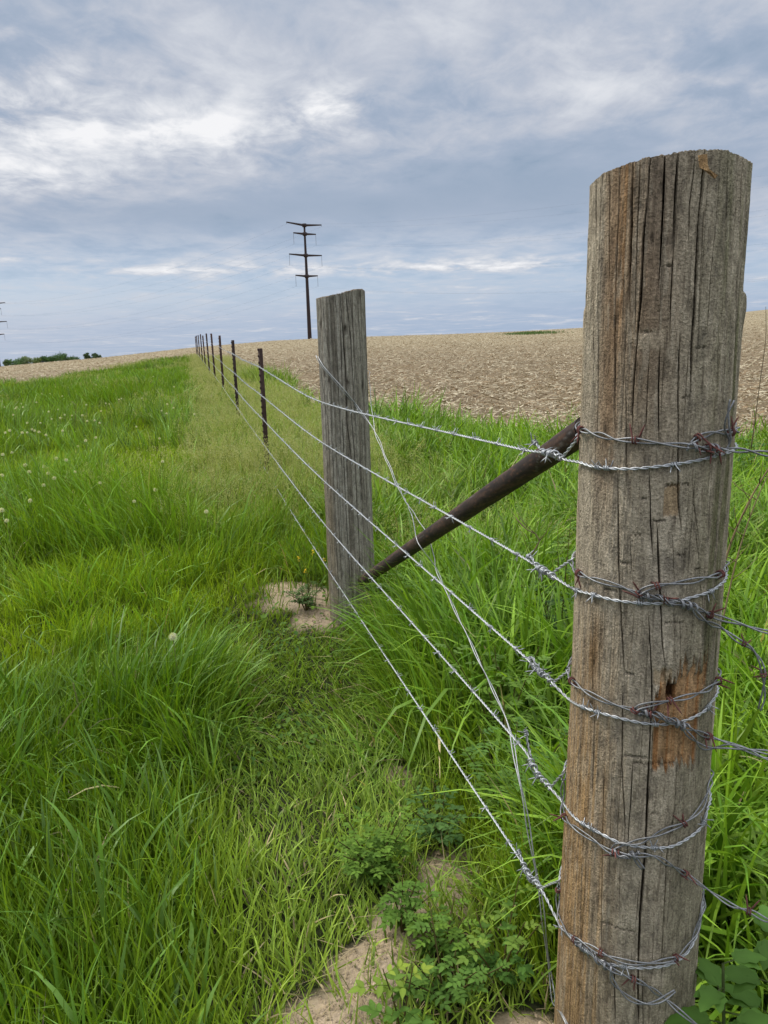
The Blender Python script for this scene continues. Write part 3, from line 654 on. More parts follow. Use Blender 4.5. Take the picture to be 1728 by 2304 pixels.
    ax = np.array([P1[0], P1[1], 0]); mb = MB(); V = []
    for a_, b_ in zip(q, r):
        inn = lambda p_: p_ + .0016 * (np.array([P1[0] - p_[0], P1[1] - p_[1], 0]) / .1)
        V += [a_, b_, inn(b_), inn(a_)]
    Q = []
    for i in range(3):
        for k in range(4): Q.append([4 * i + k, 4 * i + (k + 1) % 4, 4 * i + 4 + (k + 1) % 4, 4 * i + 4 + k])
    Q += [[3, 2, 1, 0], [12, 13, 14, 15]]
    mb.add(V, Q, None, (.38, .25, .125)); s_ = obj('splinter', mb.mesh('splinter', M['wood'], (P1[0], P1[1], 0), False), (0, 0, 0), o); tag(s_, 'torn tan splinter at the top edge')
    return o
corner_post = build_corner_post()
# --- grey brace post behind
def build_brace_post():
    K = []; r2 = np.random.default_rng(21)
    def c4(x, y): return hit_post(380 + x / 3.456, 460 + y / 3.456, P2, .1)
    for pts, wd, dp in [([(1190, 720), (1215, 1000), (1250, 1200)], .003, .012), ([(1160, 900), (1170, 1200), (1235, 1700), (1250, 2050)], .0028, .012), ([(1245, 700), (1270, 1150)], .0022, .01), ([(1330, 690), (1375, 1300), (1385, 1700), (1430, 2060)], .0036, .014), ([(1375, 670), (1415, 1050), (1440, 1500), (1470, 2060)], .0030, .012), ([(1410, 660), (1450, 1200), (1475, 1600)], .0022, .01), ([(1460, 660), (1500, 1150), (1530, 2000)], .0026, .010), ([(1500, 670), (1510, 900)], .002, .008), ([(1300, 1100), (1330, 1700), (1345, 2060)], .002, .009), ([(1285, 690), (1310, 900)], .0014, .007)]:
        K.append(([c4(*q) for q in pts], wd, dp))
    def c5(x, y): return hit_post(500 + x / 2.074, 900 + y / 2.074, P2, .1)
    for pts, wd, dp in [([(505, 0), (520, 400), (540, 800), (545, 960)], .003, .012), ([(560, 80), (575, 480), (600, 900)], .0024, .01), ([(600, 0), (620, 300), (640, 700), (645, 830)], .0034, .013), ([(540, 300), (560, 700)], .002, .008), ([(650, 100), (672, 600)], .002, .008), ([(485, 300), (510, 800)], .002, .008), ([(690, 50), (700, 500)], .0018, .008)]:
        K.append(([c5(*q) for q in pts], wd, dp))
    for _ in range(46):
        p0 = r2.uniform(-1.5, 1.5); z0 = r2.uniform(.15, 1.3); K.append(([(p0, z0), (p0 + r2.normal(0, .03), z0 + r2.uniform(.08, .4))], .0009 + .001 * r2.random(), .005))
    def ztop(ph):
        s = np.sin(ph) * (np.abs(ph) < 1.571) + np.sign(ph) * (np.abs(ph) >= 1.571)
        return np.interp(s, [-1, -.5, 0, .6, .9, 1], [1.380, 1.388, 1.398, 1.411, 1.412, 1.404]) + .005 * (vnoise(ph * 40, ph * 0) - .5)
    knots = [c4(1178, 930), c4(1372, 960), c4(1240, 1370), c4(1390, 1380), c4(1490, 700), c4(1205, 1320)]
    def relief(PH, Z): return .005 * (fbm(PH * 1.2 + 14, Z * 1.4, 3) - .5) + .003 * (fbm(PH * 8, Z * 2 + 19, 3) - .5) + .0018 * (fbm(PH * 30, Z * 5, 3) - .5)
    def colour(PH, Z):
        C = np.broadcast_to(np.array([.300, .285, .250]), PH.shape + (3,)).copy()
        def mixc(c, f): nonlocal C; C = C * (1 - f[..., None]) + np.array(c) * f[..., None]
        nb = fbm(PH * 3 + 12, Z * 2, 4); nf = fbm(PH * 18, Z * 1.6, 4)
        mixc([.40, .39, .355], smooth(nf, .45, .7) * .6); mixc([.125, .11, .09], smooth(nf, .5, .3) * .6)
        mixc([.235, .195, .135], np.clip(smooth(-PH, .3, 1.0) * smooth(Z, .9, .5) * nb * 1.2, 0, .7))
        for a_, z_ in knots: mixc([.045, .035, .028], np.exp(-((PH - a_) / .07) ** 2 - ((Z - z_) / .016) ** 2) * .95)
        return C
    o = wood_post('brace_post', P2, lambda z: .099 + (.7 - np.asarray(z)) * .002, ztop, -.25, K, colour, relief, 420, 360, (P2[0], P2[1], 0))
    tag(o, 'grey weathered wooden post with the pipe brace at its foot, second post from the viewer', 'fence post')
build_brace_post()
# ------------------------------------------------------------------ pipe brace
def build_pipe():
    a_ = at_d(1308, 973, 1.31); b_ = np.array([-.090, 3.120, .245]); a_ = a_ + (a_ - b_) / np.linalg.norm(a_ - b_) * .02
    L = np.linalg.norm(b_ - a_); b_ = b_ + (b_ - a_) / L * .05; t = np.linspace(0, 1, 60); P = a_ + (b_ - a_) * t[:, None]
    t = np.linspace(0, 1, 420); P = a_ + (b_ - a_) * t[:, None]; Nn, B = frames(P); a = np.linspace(0, 2 * math.pi, 40, endpoint=False); A2, T2 = np.meshgrid(a, t)
    n1_ = fbm(np.cos(A2) * 2 + T2 * 22, np.sin(A2) * 2 + T2 * 9, 4); n2_ = fbm(np.cos(A2) * 9 + T2 * 120, np.sin(A2) * 9 + T2 * 40, 3)
    rr = .0216 + .0005 * (n2_ - .5) - .0007 * smooth(n1_, .60, .66)
    V = P[:, None] + rr[..., None] * (np.cos(A2)[..., None] * Nn[:, None] + np.sin(A2)[..., None] * B[:, None])
    col = lerp(np.array([.040, .024, .019]), np.array([.105, .058, .038]), smooth(n1_ * .6 + n2_ * .4, .35, .65)[..., None])
    col = lerp(col, np.array([.18, .085, .045]), (smooth(n2_, .60, .72) * .6)[..., None])
    for _ in range(16):
        ta, aa, ln, sl_ = rng.uniform(.0, .7), rng.uniform(0, 6.28), rng.uniform(.008, .03), rng.normal(0, 22)
        da = (A2 - aa - sl_ * (T2 - ta) + math.pi) % (2 * math.pi) - math.pi; f = np.exp(-(da / .05) ** 2) * (np.abs(T2 - ta) < ln); col = lerp(col, np.array([.30, .27, .24]), (f * .7)[..., None])
    q_ = len(a); i_ = np.arange(len(t) - 1)[:, None] * q_; j_ = np.arange(q_)[None]; k_ = (j_ + 1) % q_
    mb = MB(); mb.add(V.reshape(-1, 3), np.stack([i_ + j_, i_ + k_, i_ + q_ + k_, i_ + q_ + j_], -1).reshape(-1, 4), None, col.reshape(-1, 3))
    mb.tube(P[:2], .0205, 16, (.05, .03, .022)); mb.tube(P[-2:], .0205, 16, (.05, .03, .022))
    o = obj('pipe_brace', mb.mesh('pipe_brace', M['rust'], b_), b_)
    tag(o, 'dark rusty steel pipe slanting from the corner post to the foot of the grey post', 'pipe')
    return a_, b_
PIPE_A, PIPE_B = build_pipe()

# ------------------------------------------------------------------ steel line posts
TP = [(0.643 - .244 * (6.85 + 3.586 * k), 6.85 + 3.586 * k) for k in range(10)]
TOPPX = [(583.4, 784), (521.8, 765.5), (492.3, 755), (474.9, 750.5), (463, 750.5), (455.8, 755), (450.6, 752), (445, 754), (441, 755), (438, 757)]
ORD = ['nearest', 'second', 'third', 'fourth', 'fifth', 'sixth', 'seventh', 'eighth', 'ninth', 'farthest']
WIRE_PX = None
def fence_xy(y, off): return np.array([.643 - .244 * y, y]) + FN * off
POSTINFO = []
def build_tposts(wz):
    prof = np.array([(-.019, .0), (.019, .0), (.019, -.0045), (.0035, -.0065), (.003, -.034), (-.003, -.034), (-.0035, -.0065), (-.019, -.0045)])   # x across, y into the field side
    ex = np.array([FD[0], FD[1], 0]); ey = np.array([FN[0], FN[1], 0])
    # the flange faces the wires, turned a little so that the studs show in profile
    c_, s_ = math.cos(math.radians(14)), math.sin(math.radians(14)); ex, ey = ex * c_ + ey * s_, ey * c_ - ex * s_
    for k, (x, y) in enumerate(TP):
        zg = float(height(np.array([x]), np.array([y]))[0]); D = math.hypot(x, y); top = at_d(*TOPPX[k], D)
        zt = top[2]; base = np.array([x, y, zg]); H = zt - zg
        le = rng.normal(0, .010, 2) if k else np.array([.0, .0])
        mb = MB(); Z = np.array([-.3, 0, H * .5, H]); n = len(prof)
        fl = prof
        V = np.concatenate([fl[:, :1] * ex + fl[:, 1:] * ey + np.array([le[0] * q, le[1] * q, q]) for q in Z])
        i = np.arange(3)[:, None] * n; j = np.arange(n)[None]; kk = (j + 1) % n
        Q = np.stack([i + j, i + kk, i + n + kk, i + n + j], -1).reshape(-1, 4)
        o0 = 3 * n; Q2 = [[o0 + 0, o0 + 1, o0 + 2, o0 + 3], [o0 + 7, o0 + 0, o0 + 3, o0 + 6], [o0 + 3, o0 + 4, o0 + 5, o0 + 6]]
        rc = lerp(np.array([.040, .021, .017]), np.array([.085, .040, .028]), rng.random())
        cv = lerp(rc * .8, rc * 1.25, rng.random((len(V), 1)))
        mb.add(V, np.concatenate([Q, np.array(Q2)]), None, cv)
        for q in np.arange(.06, H - .01, .054):
            mb.box(ey * .004 + np.array([le[0] * q, le[1] * q, q]), (.006, .0055, .009), np.stack([ex, ey, np.array([0, 0, 1])], 1), rc)
        o = obj('steel_post', mb.mesh('steel_post', M['rust']), base)
        lab = ['rusty steel fence post nearest to the grey wooden post, tallest looking of its row', 'second rusty steel post counting away from the grey wooden post', 'third rusty steel post counting away from the grey wooden post', 'fourth rusty steel post counting away from the grey wooden post', 'fifth rusty steel post counting away from the grey wooden post', 'sixth rusty steel post counting away from the grey wooden post', 'seventh rusty steel post counting away from the grey wooden post', 'eighth rusty steel post, third from the far end of the fence', 'ninth rusty steel post, next to last at the far end of the fence', 'last rusty steel post at the far end of the fence'][k]
        tag(o, lab, 'fence post', 'rusty steel posts in the fence line')
        POSTINFO.append((base, le, ex, ey))
        if k < 5:
            for q in wz(y):
                h = q - zg; mbc = MB(); r_ = .0235
                P = np.array([ex * (r_ * math.cos(a_)) + ey * (.010 * math.sin(a_) + .004) + np.array([0, 0, .004 * math.cos(2 * a_)]) for a_ in np.linspace(-2.4, 2.4 + .6, 16) + 1.57 - .3])
                mbc.tube(P, .0016, 5, (.42, .43, .43)); cl = obj('wire_clip', mbc.mesh('wire_clip', M['zinc']), (le[0] * h, le[1] * h, h), o)

# ------------------------------------------------------------------ barbed wire
def barb_mesh(name, mat, col, four=True):
    mb = MB()
    for j in range(2 if four else 1):
        a = np.linspace(0, 2 * math.pi * 1.75, 22); X = np.linspace(-.0022, .0022, 22) + (j - .5) * .0042 * four
        coil = np.stack([X, .0031 * np.cos(a + j * 1.5), .0031 * np.sin(a + j * 1.5)], 1)
        def tail(i0, i1, sg):
            t = coil[i0] - coil[i1]; t = t / np.linalg.norm(t); r_ = coil[i0] * [0, 1, 1]; r_ = r_ / np.linalg.norm(r_)
            d = t * .9 + r_ * .35 + np.array([sg * .25, 0, 0]); d /= np.linalg.norm(d); return [coil[i0] + d * q for q in (.004, .008, .0125)]
        P = np.array(tail(0, 1, -1)[::-1] + list(coil) + tail(-1, -2, 1))
        rr = np.full(len(P), .00082); rr[0] = rr[-1] = .0003
        mb.tube(P, rr, 5, col)
    return mb.mesh(name, mat)
B_ZINC = barb_mesh('barb', M['zinc'], (.50, .52, .53), True); B_FOUR = barb_mesh('barb', M['zinc'], (.42, .44, .45)); B_RUST = barb_mesh('rusty_barb', M['rust'], (.20, .072, .058), False)
def place_barb(me, pos, tan, parent, roll=None, s=1.0):
    T = tan / np.linalg.norm(tan); ref = np.array([0, 0, 1.0]) if abs(T[2]) < .9 else np.array([1.0, 0, 0])
    n = np.cross(T, ref); n /= np.linalg.norm(n); b_ = np.cross(T, n); r_ = rng.random() * 6.28 if roll is None else roll
    n2 = n * math.cos(r_) + b_ * math.sin(r_); b2 = np.cross(T, n2)
    o = bpy.data.objects.new('barb', me); scene.collection.objects.link(o); o.parent = parent
    m = Matrix(np.stack([T * s, n2 * s, b2 * s], 1).tolist()).to_4x4(); m.translation = Vector(pos) - parent.location
    o.matrix_local = m
    return o
def rope(mb, P, pitch, sr, off, col, sides=6, irregular=.0):
    s = arclen(P); Nn, B = frames(P); ph = 2 * math.pi * s / pitch
    if irregular: ph = ph + irregular * 3 * (vnoise(s * 11 + P[0, 0] * 50, s * 0) - .5)
    for k in (0, math.pi):
        o_ = off * (1 + (irregular * 1.2 * (vnoise(s * 15 + k, s * 0 + 3)) if irregular else 0))
        o_ = np.broadcast_to(o_, s.shape)
        Q = P + o_[:, None] * (np.cos(ph + k)[:, None] * Nn + np.sin(ph + k)[:, None] * B)
        mb.tube(Q, sr, sides, col)
ZC = (.56, .575, .58); DC = (.36, .365, .37)
def Pw(px, py, off=.0035):
    ph, z = hit_post(px, py, P1, float(R1(.7)) + off)
    ph, z = hit_post(px, py, P1, float(R1(z)) + off); return ph, z
def on1(ph, z, off=.0035): return on_post(ph, z, P1, float(R1(z)) + off)
def back_arc(a, b, n=14):
    """from (phi, z) on the right edge round the back of the corner post to (phi, z) on the left edge"""
    (pa, za), (pb, zb) = a, b; pb = pb + 2 * math.pi
    return [on1(pa + (pb - pa) * t, za + (zb - za) * t) for t in np.linspace(0, 1, n + 2)[1:-1]]
# fence wires (shiny): pixel tracks on the corner post and crossings further off
FW = [
    dict(lead=[(1178, 1012), (1245, 1021), (1272, 1034)], front=[(1303, 1040), (1335, 1050), (1362, 1053), (1420, 1055), (1510, 1046), (1580, 1034), (1640, 1018)], left=(1300, 985), tie=(1264, 1031), barbs=[(1345, 1052), (1364, 1053), (1515, 1045)], coil=80, p2=(717, 902), p3=(586, 827), lab='topmost'),
    dict(lead=[(1178, 1255), (1250, 1300)], front=[(1293, 1326), (1335, 1338), (1380, 1350), (1440, 1357), (1500, 1357), (1550, 1346), (1600, 1330), (1630, 1308)], left=(1288, 1257), tie=(1248, 1285), barbs=[(1298, 1328), (1335, 1339), (1440, 1358), (1598, 1331)], coil=75, p2=(724, 995), p3=(589, 891), lab='second from the top'),
    dict(lead=[(1178, 1475), (1215, 1510), (1243, 1537)], front=[(1276, 1570), (1310, 1590), (1365, 1608), (1440, 1626), (1490, 1630), (1540, 1622), (1585, 1600), (1605, 1575)], left=(1277, 1508), tie=(1246, 1535), barbs=[(1314, 1590), (1343, 1600), (1476, 1630), (1592, 1594)], coil=80, p2=(727, 1080), p3=(592.7, 946), lab='middle'),
    dict(lead=[(1178, 1685), (1215, 1748), (1240, 1775)], front=[(1262, 1805), (1300, 1845), (1360, 1880), (1400, 1898), (1460, 1907), (1510, 1905), (1550, 1885), (1580, 1858), (1592, 1820)], left=(1263, 1735), tie=(1240, 1770), barbs=[(1315, 1857), (1335, 1867), (1472, 1907), (1585, 1850)], coil=85, p2=(735, 1185), p3=(595.6, 1004), lab='fourth from the top'),
    dict(lead=[(1178, 1945), (1192, 1972), (1217, 2000)], front=[(1252, 2070), (1285, 2110), (1320, 2140), (1360, 2165), (1410, 2176), (1450, 2178), (1500, 2172), (1540, 2150), (1565, 2110), (1577, 2060)], left=(1251, 1978), tie=(1219, 1998), barbs=[(1258, 2083), (1320, 2141), (1404, 2175)], coil=75, p2=(742, 1287), p3=(600, 1062), lab='lowest'),
]
WOFF = .098
def wire_heights(i):
    f = FW[i]; z1 = plane(*f['lead'][0], WOFF)[2]; z2 = plane(*f['p2'], WOFF)[2]
    # crossing of the first steel post, in the plane of the steel posts' wires
    r = ray(*f['p3']); o = fence_xy(6.85, .010); t = ((o - CAMP[:2]) @ FN) / (r[:2] @ FN); z3 = (CAMP + r * t)[2]
    return z1, z2, z3
WH = [wire_heights(i) for i in range(5)]
_g0 = float(height(np.array([TP[0][0]]), np.array([TP[0][1]]))[0])
def wz(y):
    zg = float(height(np.array([.643 - .244 * y]), np.array([y]))[0])
    return [h[2] + (zg - _g0) * 1.0 for h in WH]
build_tposts(wz)
WIRE_LABELS = ['topmost shiny barbed wire running from the corner post along the fence', 'shiny barbed wire second from the top, running along the fence', 'shiny barbed wire in the middle of the five along the fence', 'shiny barbed wire second from the bottom, running along the fence', 'lowest shiny barbed wire along the fence, close to the grass']
def build_fence_wire(i):
    f = FW[i]; z1, z2, z3 = WH[i]
    far = [np.array([*fence_xy(TP[k][1], .010), wz(TP[k][1])[i]]) for k in range(len(TP))][::-1]
    # slight sag between posts
    pts = []
    for a_, b_ in zip(far[:-1], far[1:]): pts += [a_, (a_ + b_) / 2 - np.array([0, 0, .012])]
    pts.append(far[-1])
    p2 = plane(*f['p2'], WOFF + .002)
    lead = [plane(*q, WOFF) for q in f['lead']]
    front = [on1(*Pw(*q)) for q in f['front']]
    aR = Pw(*f['front'][-1]); aL = Pw(*f['left'])
    tie = plane(*f['tie'], WOFF)
    mb = MB()
    # far part: one thick strand that reads as wire, beyond the first steel post
    fp = spline(pts, .25); mb.tube(fp, .0024, 5, ZC)
    P2b = np.array([p2[0], p2[1], p2[2]]); P2a = np.array([*(P2 + FN * (WOFF + .004) + FD * .02), 0]); P2a[2] = p2[2] - .003
    near = [far[-1], (far[-1] + P2b) / 2 - np.array([0, 0, .006]), P2b] + lead + front
    P = spline(near, .0028); 
    rope(mb, P, .026, .00118, .00122, ZC, 6)
    back = [front[-1]] + back_arc(aR, aL) + [on1(*aL), (on1(*aL) + tie) / 2 * 1.0, tie]
    Pb = spline(back, .0028); rope(mb, Pb, .026, .00118, .00122, ZC, 6)
    # tie: the end wound round the incoming wire
    s = arclen(P); it = int(np.argmin(np.linalg.norm(P - tie, axis=1))); Nn, B = frames(P)
    n_back = int(f['coil'] / FPX * np.linalg.norm(P[it] - CAMP) * 1.35 / .0028); j0 = max(2, it - n_back)
    seg = P[j0:it + 1][::-1]; Ns = Nn[j0:it + 1][::-1]; Bs = B[j0:it + 1][::-1]; ss = arclen(seg)
    a = 2 * math.pi * ss / .0135 + .9 * np.sin(ss * 160); rr = .0034 + .0016 * vnoise(ss * 90 + i * 7, ss * 0)
    up = 4; q = np.linspace(0, len(seg) - 1, len(seg) * up); ii = np.arange(len(seg))
    ip = lambda A: np.stack([np.interp(q, ii, A[:, k]) for k in range(3)], 1)
    a = np.interp(q, ii, a); rr = np.interp(q, ii, rr); sg, Nq, Bq = ip(seg), ip(Ns), ip(Bs)
    for k in (0, .55):
        mb.tube(sg + rr[:, None] * (np.cos(a + k)[:, None] * Nq + np.sin(a + k)[:, None] * Bq), .0013, 5, (.46, .475, .485))
    # loose tail of the tie
    e = sg[-1] + rr[-1] * (np.cos(a[-1]) * Nq[-1] + np.sin(a[-1]) * Bq[-1]); dirn = (sg[-1] - sg[-30]); dirn /= np.linalg.norm(dirn)
    tl = spline([e, e + dirn * .010 + np.array([0, 0, .006]), e + dirn * .026 + np.array([0, 0, [.012, .004, -.006, .03, .008][i]])], .002); rope(mb, tl, .02, .0012, .0013, (.46, .475, .485), 5)
    org = front[0]
    o = obj('barbed_wire', mb.mesh('barbed_wire', M['zinc'], org), org)
    tag(o, WIRE_LABELS[i], 'barbed wire', 'shiny barbed wires of the fence')
    # barbs every 11 cm along the run, then those on the wrap
    Tn = np.gradient(P, axis=0); cnt = 0; full = spline(pts, .02); 
    run_end = int(np.argmin(np.linalg.norm(P - lead[-1], axis=1)))
    for sp in np.arange(s[run_end] - .13 - .02 * rng.random(), 0.05, -.115):
        k = int(np.searchsorted(s, sp)); 
        place_barb(B_ZINC, P[k], Tn[k], o, s=.85 + .15 * rng.random()); cnt += 1
    for q in f['barbs']:
        p_ = on1(*Pw(*q)); k = int(np.argmin(np.linalg.norm(P - p_, axis=1))); place_barb(B_ZINC, P[k], Tn[k], o, s=.95)
    for k in (j0 + 6, (j0 + it) // 2): place_barb(B_FOUR, P[k] + Nn[k] * .003, Tn[k], o, s=1.2)
    place_barb(B_FOUR, tl[-4], tl[-1] - tl[-5], o, s=1.1)
    # barbs on the two bays past the first steel post
    sf = arclen(full); Tf = np.gradient(full, axis=0)
    for sp in np.arange(sf[-1] - .1, sf[-1] - 7.0, -.13):
        if cnt > 86: break
        k = int(np.searchsorted(sf, sp)); place_barb(B_ZINC, full[k], Tf[k], o, s=1.15); cnt += 1
for i in range(5): build_fence_wire(i)

# dull, loosely twisted wires with red rusty barbs, coming in from the right
RW = [
    dict(wrap=[(1307, 967), (1340, 975), (1385, 988), (1430, 990), (1480, 997), (1545, 1003), (1580, 1006), (1615, 1009)], out=[(1650, 1012), (1690, 1016), (1728, 1021)], loop=[(1545, 1003), (1560, 990), (1572, 982), (1600, 974), (1648, 971)], barbs=[(1307, 966), (1428, 990), (1568, 983), (1592, 1003), (1612, 1010), (1646, 971)], coil=((1545, 1003), (1612, 1009)), tail=[(1600, 1012), (1612, 1020), (1626, 1010), (1630, 990), (1622, 960), (1622, 930), (1628, 898)], tailoff=.006, lab='topmost dull wire with red rusty barbs, wrapped round the corner post'),
    dict(wrap=[(1286, 1265), (1300, 1288), (1340, 1303), (1400, 1320), (1435, 1335), (1500, 1350), (1545, 1360), (1600, 1384)], out=[(1660, 1402), (1728, 1422)], loop=[(1433, 1338), (1450, 1325), (1480, 1316), (1560, 1305), (1622, 1288)], barbs=[(1302, 1290), (1480, 1317), (1438, 1341), (1500, 1353), (1598, 1384), (1620, 1289)], coil=((1440, 1340), (1560, 1365)), tail=[(1550, 1362), (1575, 1392), (1612, 1412), (1660, 1440), (1692, 1460), (1714, 1500), (1718, 1560), (1709, 1597)], tailoff=.012, lab='dull wire with red barbs, second from top, loose end hanging right of the post'),
    dict(wrap=[(1277, 1505), (1286, 1530), (1320, 1555), (1370, 1580), (1425, 1597), (1470, 1606), (1505, 1617), (1535, 1632), (1592, 1656)], out=[(1640, 1672), (1680, 1687), (1728, 1708)], loop=[(1425, 1600), (1440, 1588), (1508, 1574), (1570, 1558), (1616, 1526)], barbs=[(1286, 1532), (1430, 1600), (1508, 1574), (1462, 1618), (1593, 1658), (1614, 1529)], coil=((1440, 1602), (1540, 1634)), tail=[(1530, 1632), (1550, 1656), (1575, 1677), (1640, 1679), (1690, 1687), (1728, 1694)], tailoff=.010, lab='dull wire with red barbs crossing the fresh broken wood on the corner post'),
    dict(wrap=[(1263, 1755), (1259, 1795), (1268, 1835), (1300, 1865), (1340, 1892), (1375, 1912), (1420, 1919), (1470, 1922), (1500, 1940), (1545, 1968)], out=[(1590, 2000), (1650, 2038), (1690, 2052), (1728, 2072)], loop=[(1376, 1910), (1390, 1900), (1440, 1890), (1500, 1865), (1537, 1850), (1575, 1812), (1592, 1768)], barbs=[(1269, 1837), (1383, 1915), (1393, 1917), (1537, 1850), (1540, 1965), (1683, 2048)], coil=((1378, 1913), (1440, 1921)), tail=[(1415, 1915), (1425, 1920), (1435, 1935), (1446, 1948)], tailoff=.006, lab='dull wire with red barbs, second from the bottom, slanting down to the right'),
    dict(wrap=[(1248, 1998), (1245, 2025), (1260, 2075), (1292, 2112), (1330, 2145), (1375, 2175), (1420, 2196), (1450, 2211), (1490, 2240)], out=[(1530, 2276), (1575, 2312), (1640, 2360)], loop=[(1290, 2110), (1310, 2116), (1355, 2142), (1400, 2158), (1440, 2164), (1490, 2160), (1530, 2145), (1560, 2100), (1576, 2050)], barbs=[(1247, 2000), (1291, 2118), (1355, 2143), (1425, 2197), (1521, 2155)], coil=((1300, 2120), (1385, 2180)), tail=[(1375, 2175), (1382, 2200), (1410, 2230), (1440, 2243), (1470, 2238), (1505, 2212)], tailoff=.010, lab='lowest dull wire with red barbs, with a bent loop of its end near the ground'),
]
def build_rusty_wire(i):
    f = RW[i]; mb = MB()
    wrap = [on1(*Pw(*q), .0042 + .0035 * (k > 4)) for k, q in enumerate(f['wrap'])]
    zo = wrap[-1][2]; last = f['out'][-1]
    dz = [-.004, -.015, -.02, -.02, -.03][i]
    out = [];  zr = zo
    for k, q in enumerate(f['out']):
        zq = zo + dz * (k + 1) / len(f['out']); 
        if i == 0: 
            p_ = at_d(q[0], q[1], np.hypot(*wrap[-1][:2]) + .01 * k)
        else: p_ = at_z(q[0], q[1], zq)
        out.append(p_)
    d = np.array([.93, -.36, 0]); ex = [out[-1] + d * .35 + np.array([0, 0, -.02]), out[-1] + d * 1.6 + np.array([0, 0, -.03])]
    main = wrap + out + ex
    P = spline(main, .0032); rope(mb, P, .085, .00122, .0017, DC, 6, .8)
    loop = [on1(*Pw(*q), .0062) for q in f['loop']]
    aR = Pw(*f['loop'][-1]); aL = Pw(*f['wrap'][0])
    lp = loop + back_arc(aR, aL) + [wrap[0]]
    Pl = spline(lp, .0032); rope(mb, Pl, .085, .00122, .0017, DC, 6, .8)
    # tie coil
    A = on1(*Pw(*f['coil'][0]), .0042); Bp = on1(*Pw(*f['coil'][1]), .0042)
    ia = int(np.argmin(np.linalg.norm(P - A, axis=1))); ib = int(np.argmin(np.linalg.norm(P - Bp, axis=1)))
    seg = P[ia:ib + 1]; Nn, B = frames(seg); ss = arclen(seg); up = 5; q = np.linspace(0, len(seg) - 1, len(seg) * up); ii = np.arange(len(seg))
    ip = lambda X: np.stack([np.interp(q, ii, X[:, k]) for k in range(3)], 1); sg, Nq, Bq = ip(seg), ip(Nn), ip(B); sq = np.interp(q, ii, ss)
    turns = 2 * math.pi * (sq / .016 + 1.1 * np.sin(sq / max(ss[-1], 1e-3) * 6.28 * 1.2) * .35)
    for k in (0, .75): mb.tube(sg + .0052 * (np.cos(turns + k)[:, None] * Nq + np.sin(turns + k)[:, None] * Bq), .0012, 5, DC)
    # tail
    if i in (1, 2):
        tl = []
        for k, q in enumerate(f['tail']):
            on = k < 3
            tl.append(on1(*Pw(*q), .006 + .003 * k) if on else at_d(q[0], q[1], np.hypot(*on1(*Pw(*f['tail'][2]), .015)[:2]) + [0, .0, -.02][min(2, (k - 2) // 3)]))
    else: tl = [on1(*Pw(*q), f['tailoff'] + .0015 * k) for k, q in enumerate(f['tail'])]
    Pt = spline(tl, .003); rope(mb, Pt, .08, .00122, .0017, DC, 6, .6)
    org = wrap[0]; o = obj('barbed_wire', mb.mesh('barbed_wire', M['dull'], org), org)
    tag(o, f['lab'], 'barbed wire', 'dull barbed wires tied to the corner post')
    allP = np.concatenate([P, Pl, Pt]); allT = np.concatenate([np.gradient(q, axis=0) for q in (P, Pl, Pt)])
    for q in f['barbs']:
        r = ray(*q); v = allP - CAMP; tt = v @ r; dd = np.linalg.norm(v - tt[:, None] * r, axis=1) + .02 * np.maximum(tt - tt.min(), 0); k = int(np.argmin(dd))
        place_barb(B_RUST, allP[k], allT[k], o, s=1.45)
    if i == 1:
        k = len(Pt) - 18; place_barb(B_RUST, Pt[k], Pt[k + 1] - Pt[k - 1], o, s=1.3)
        k = int(len(Pt) * .52); place_barb(B_RUST, Pt[k], Pt[k + 1] - Pt[k - 1], o, s=1.2)
for i in range(5): build_rusty_wire(i)

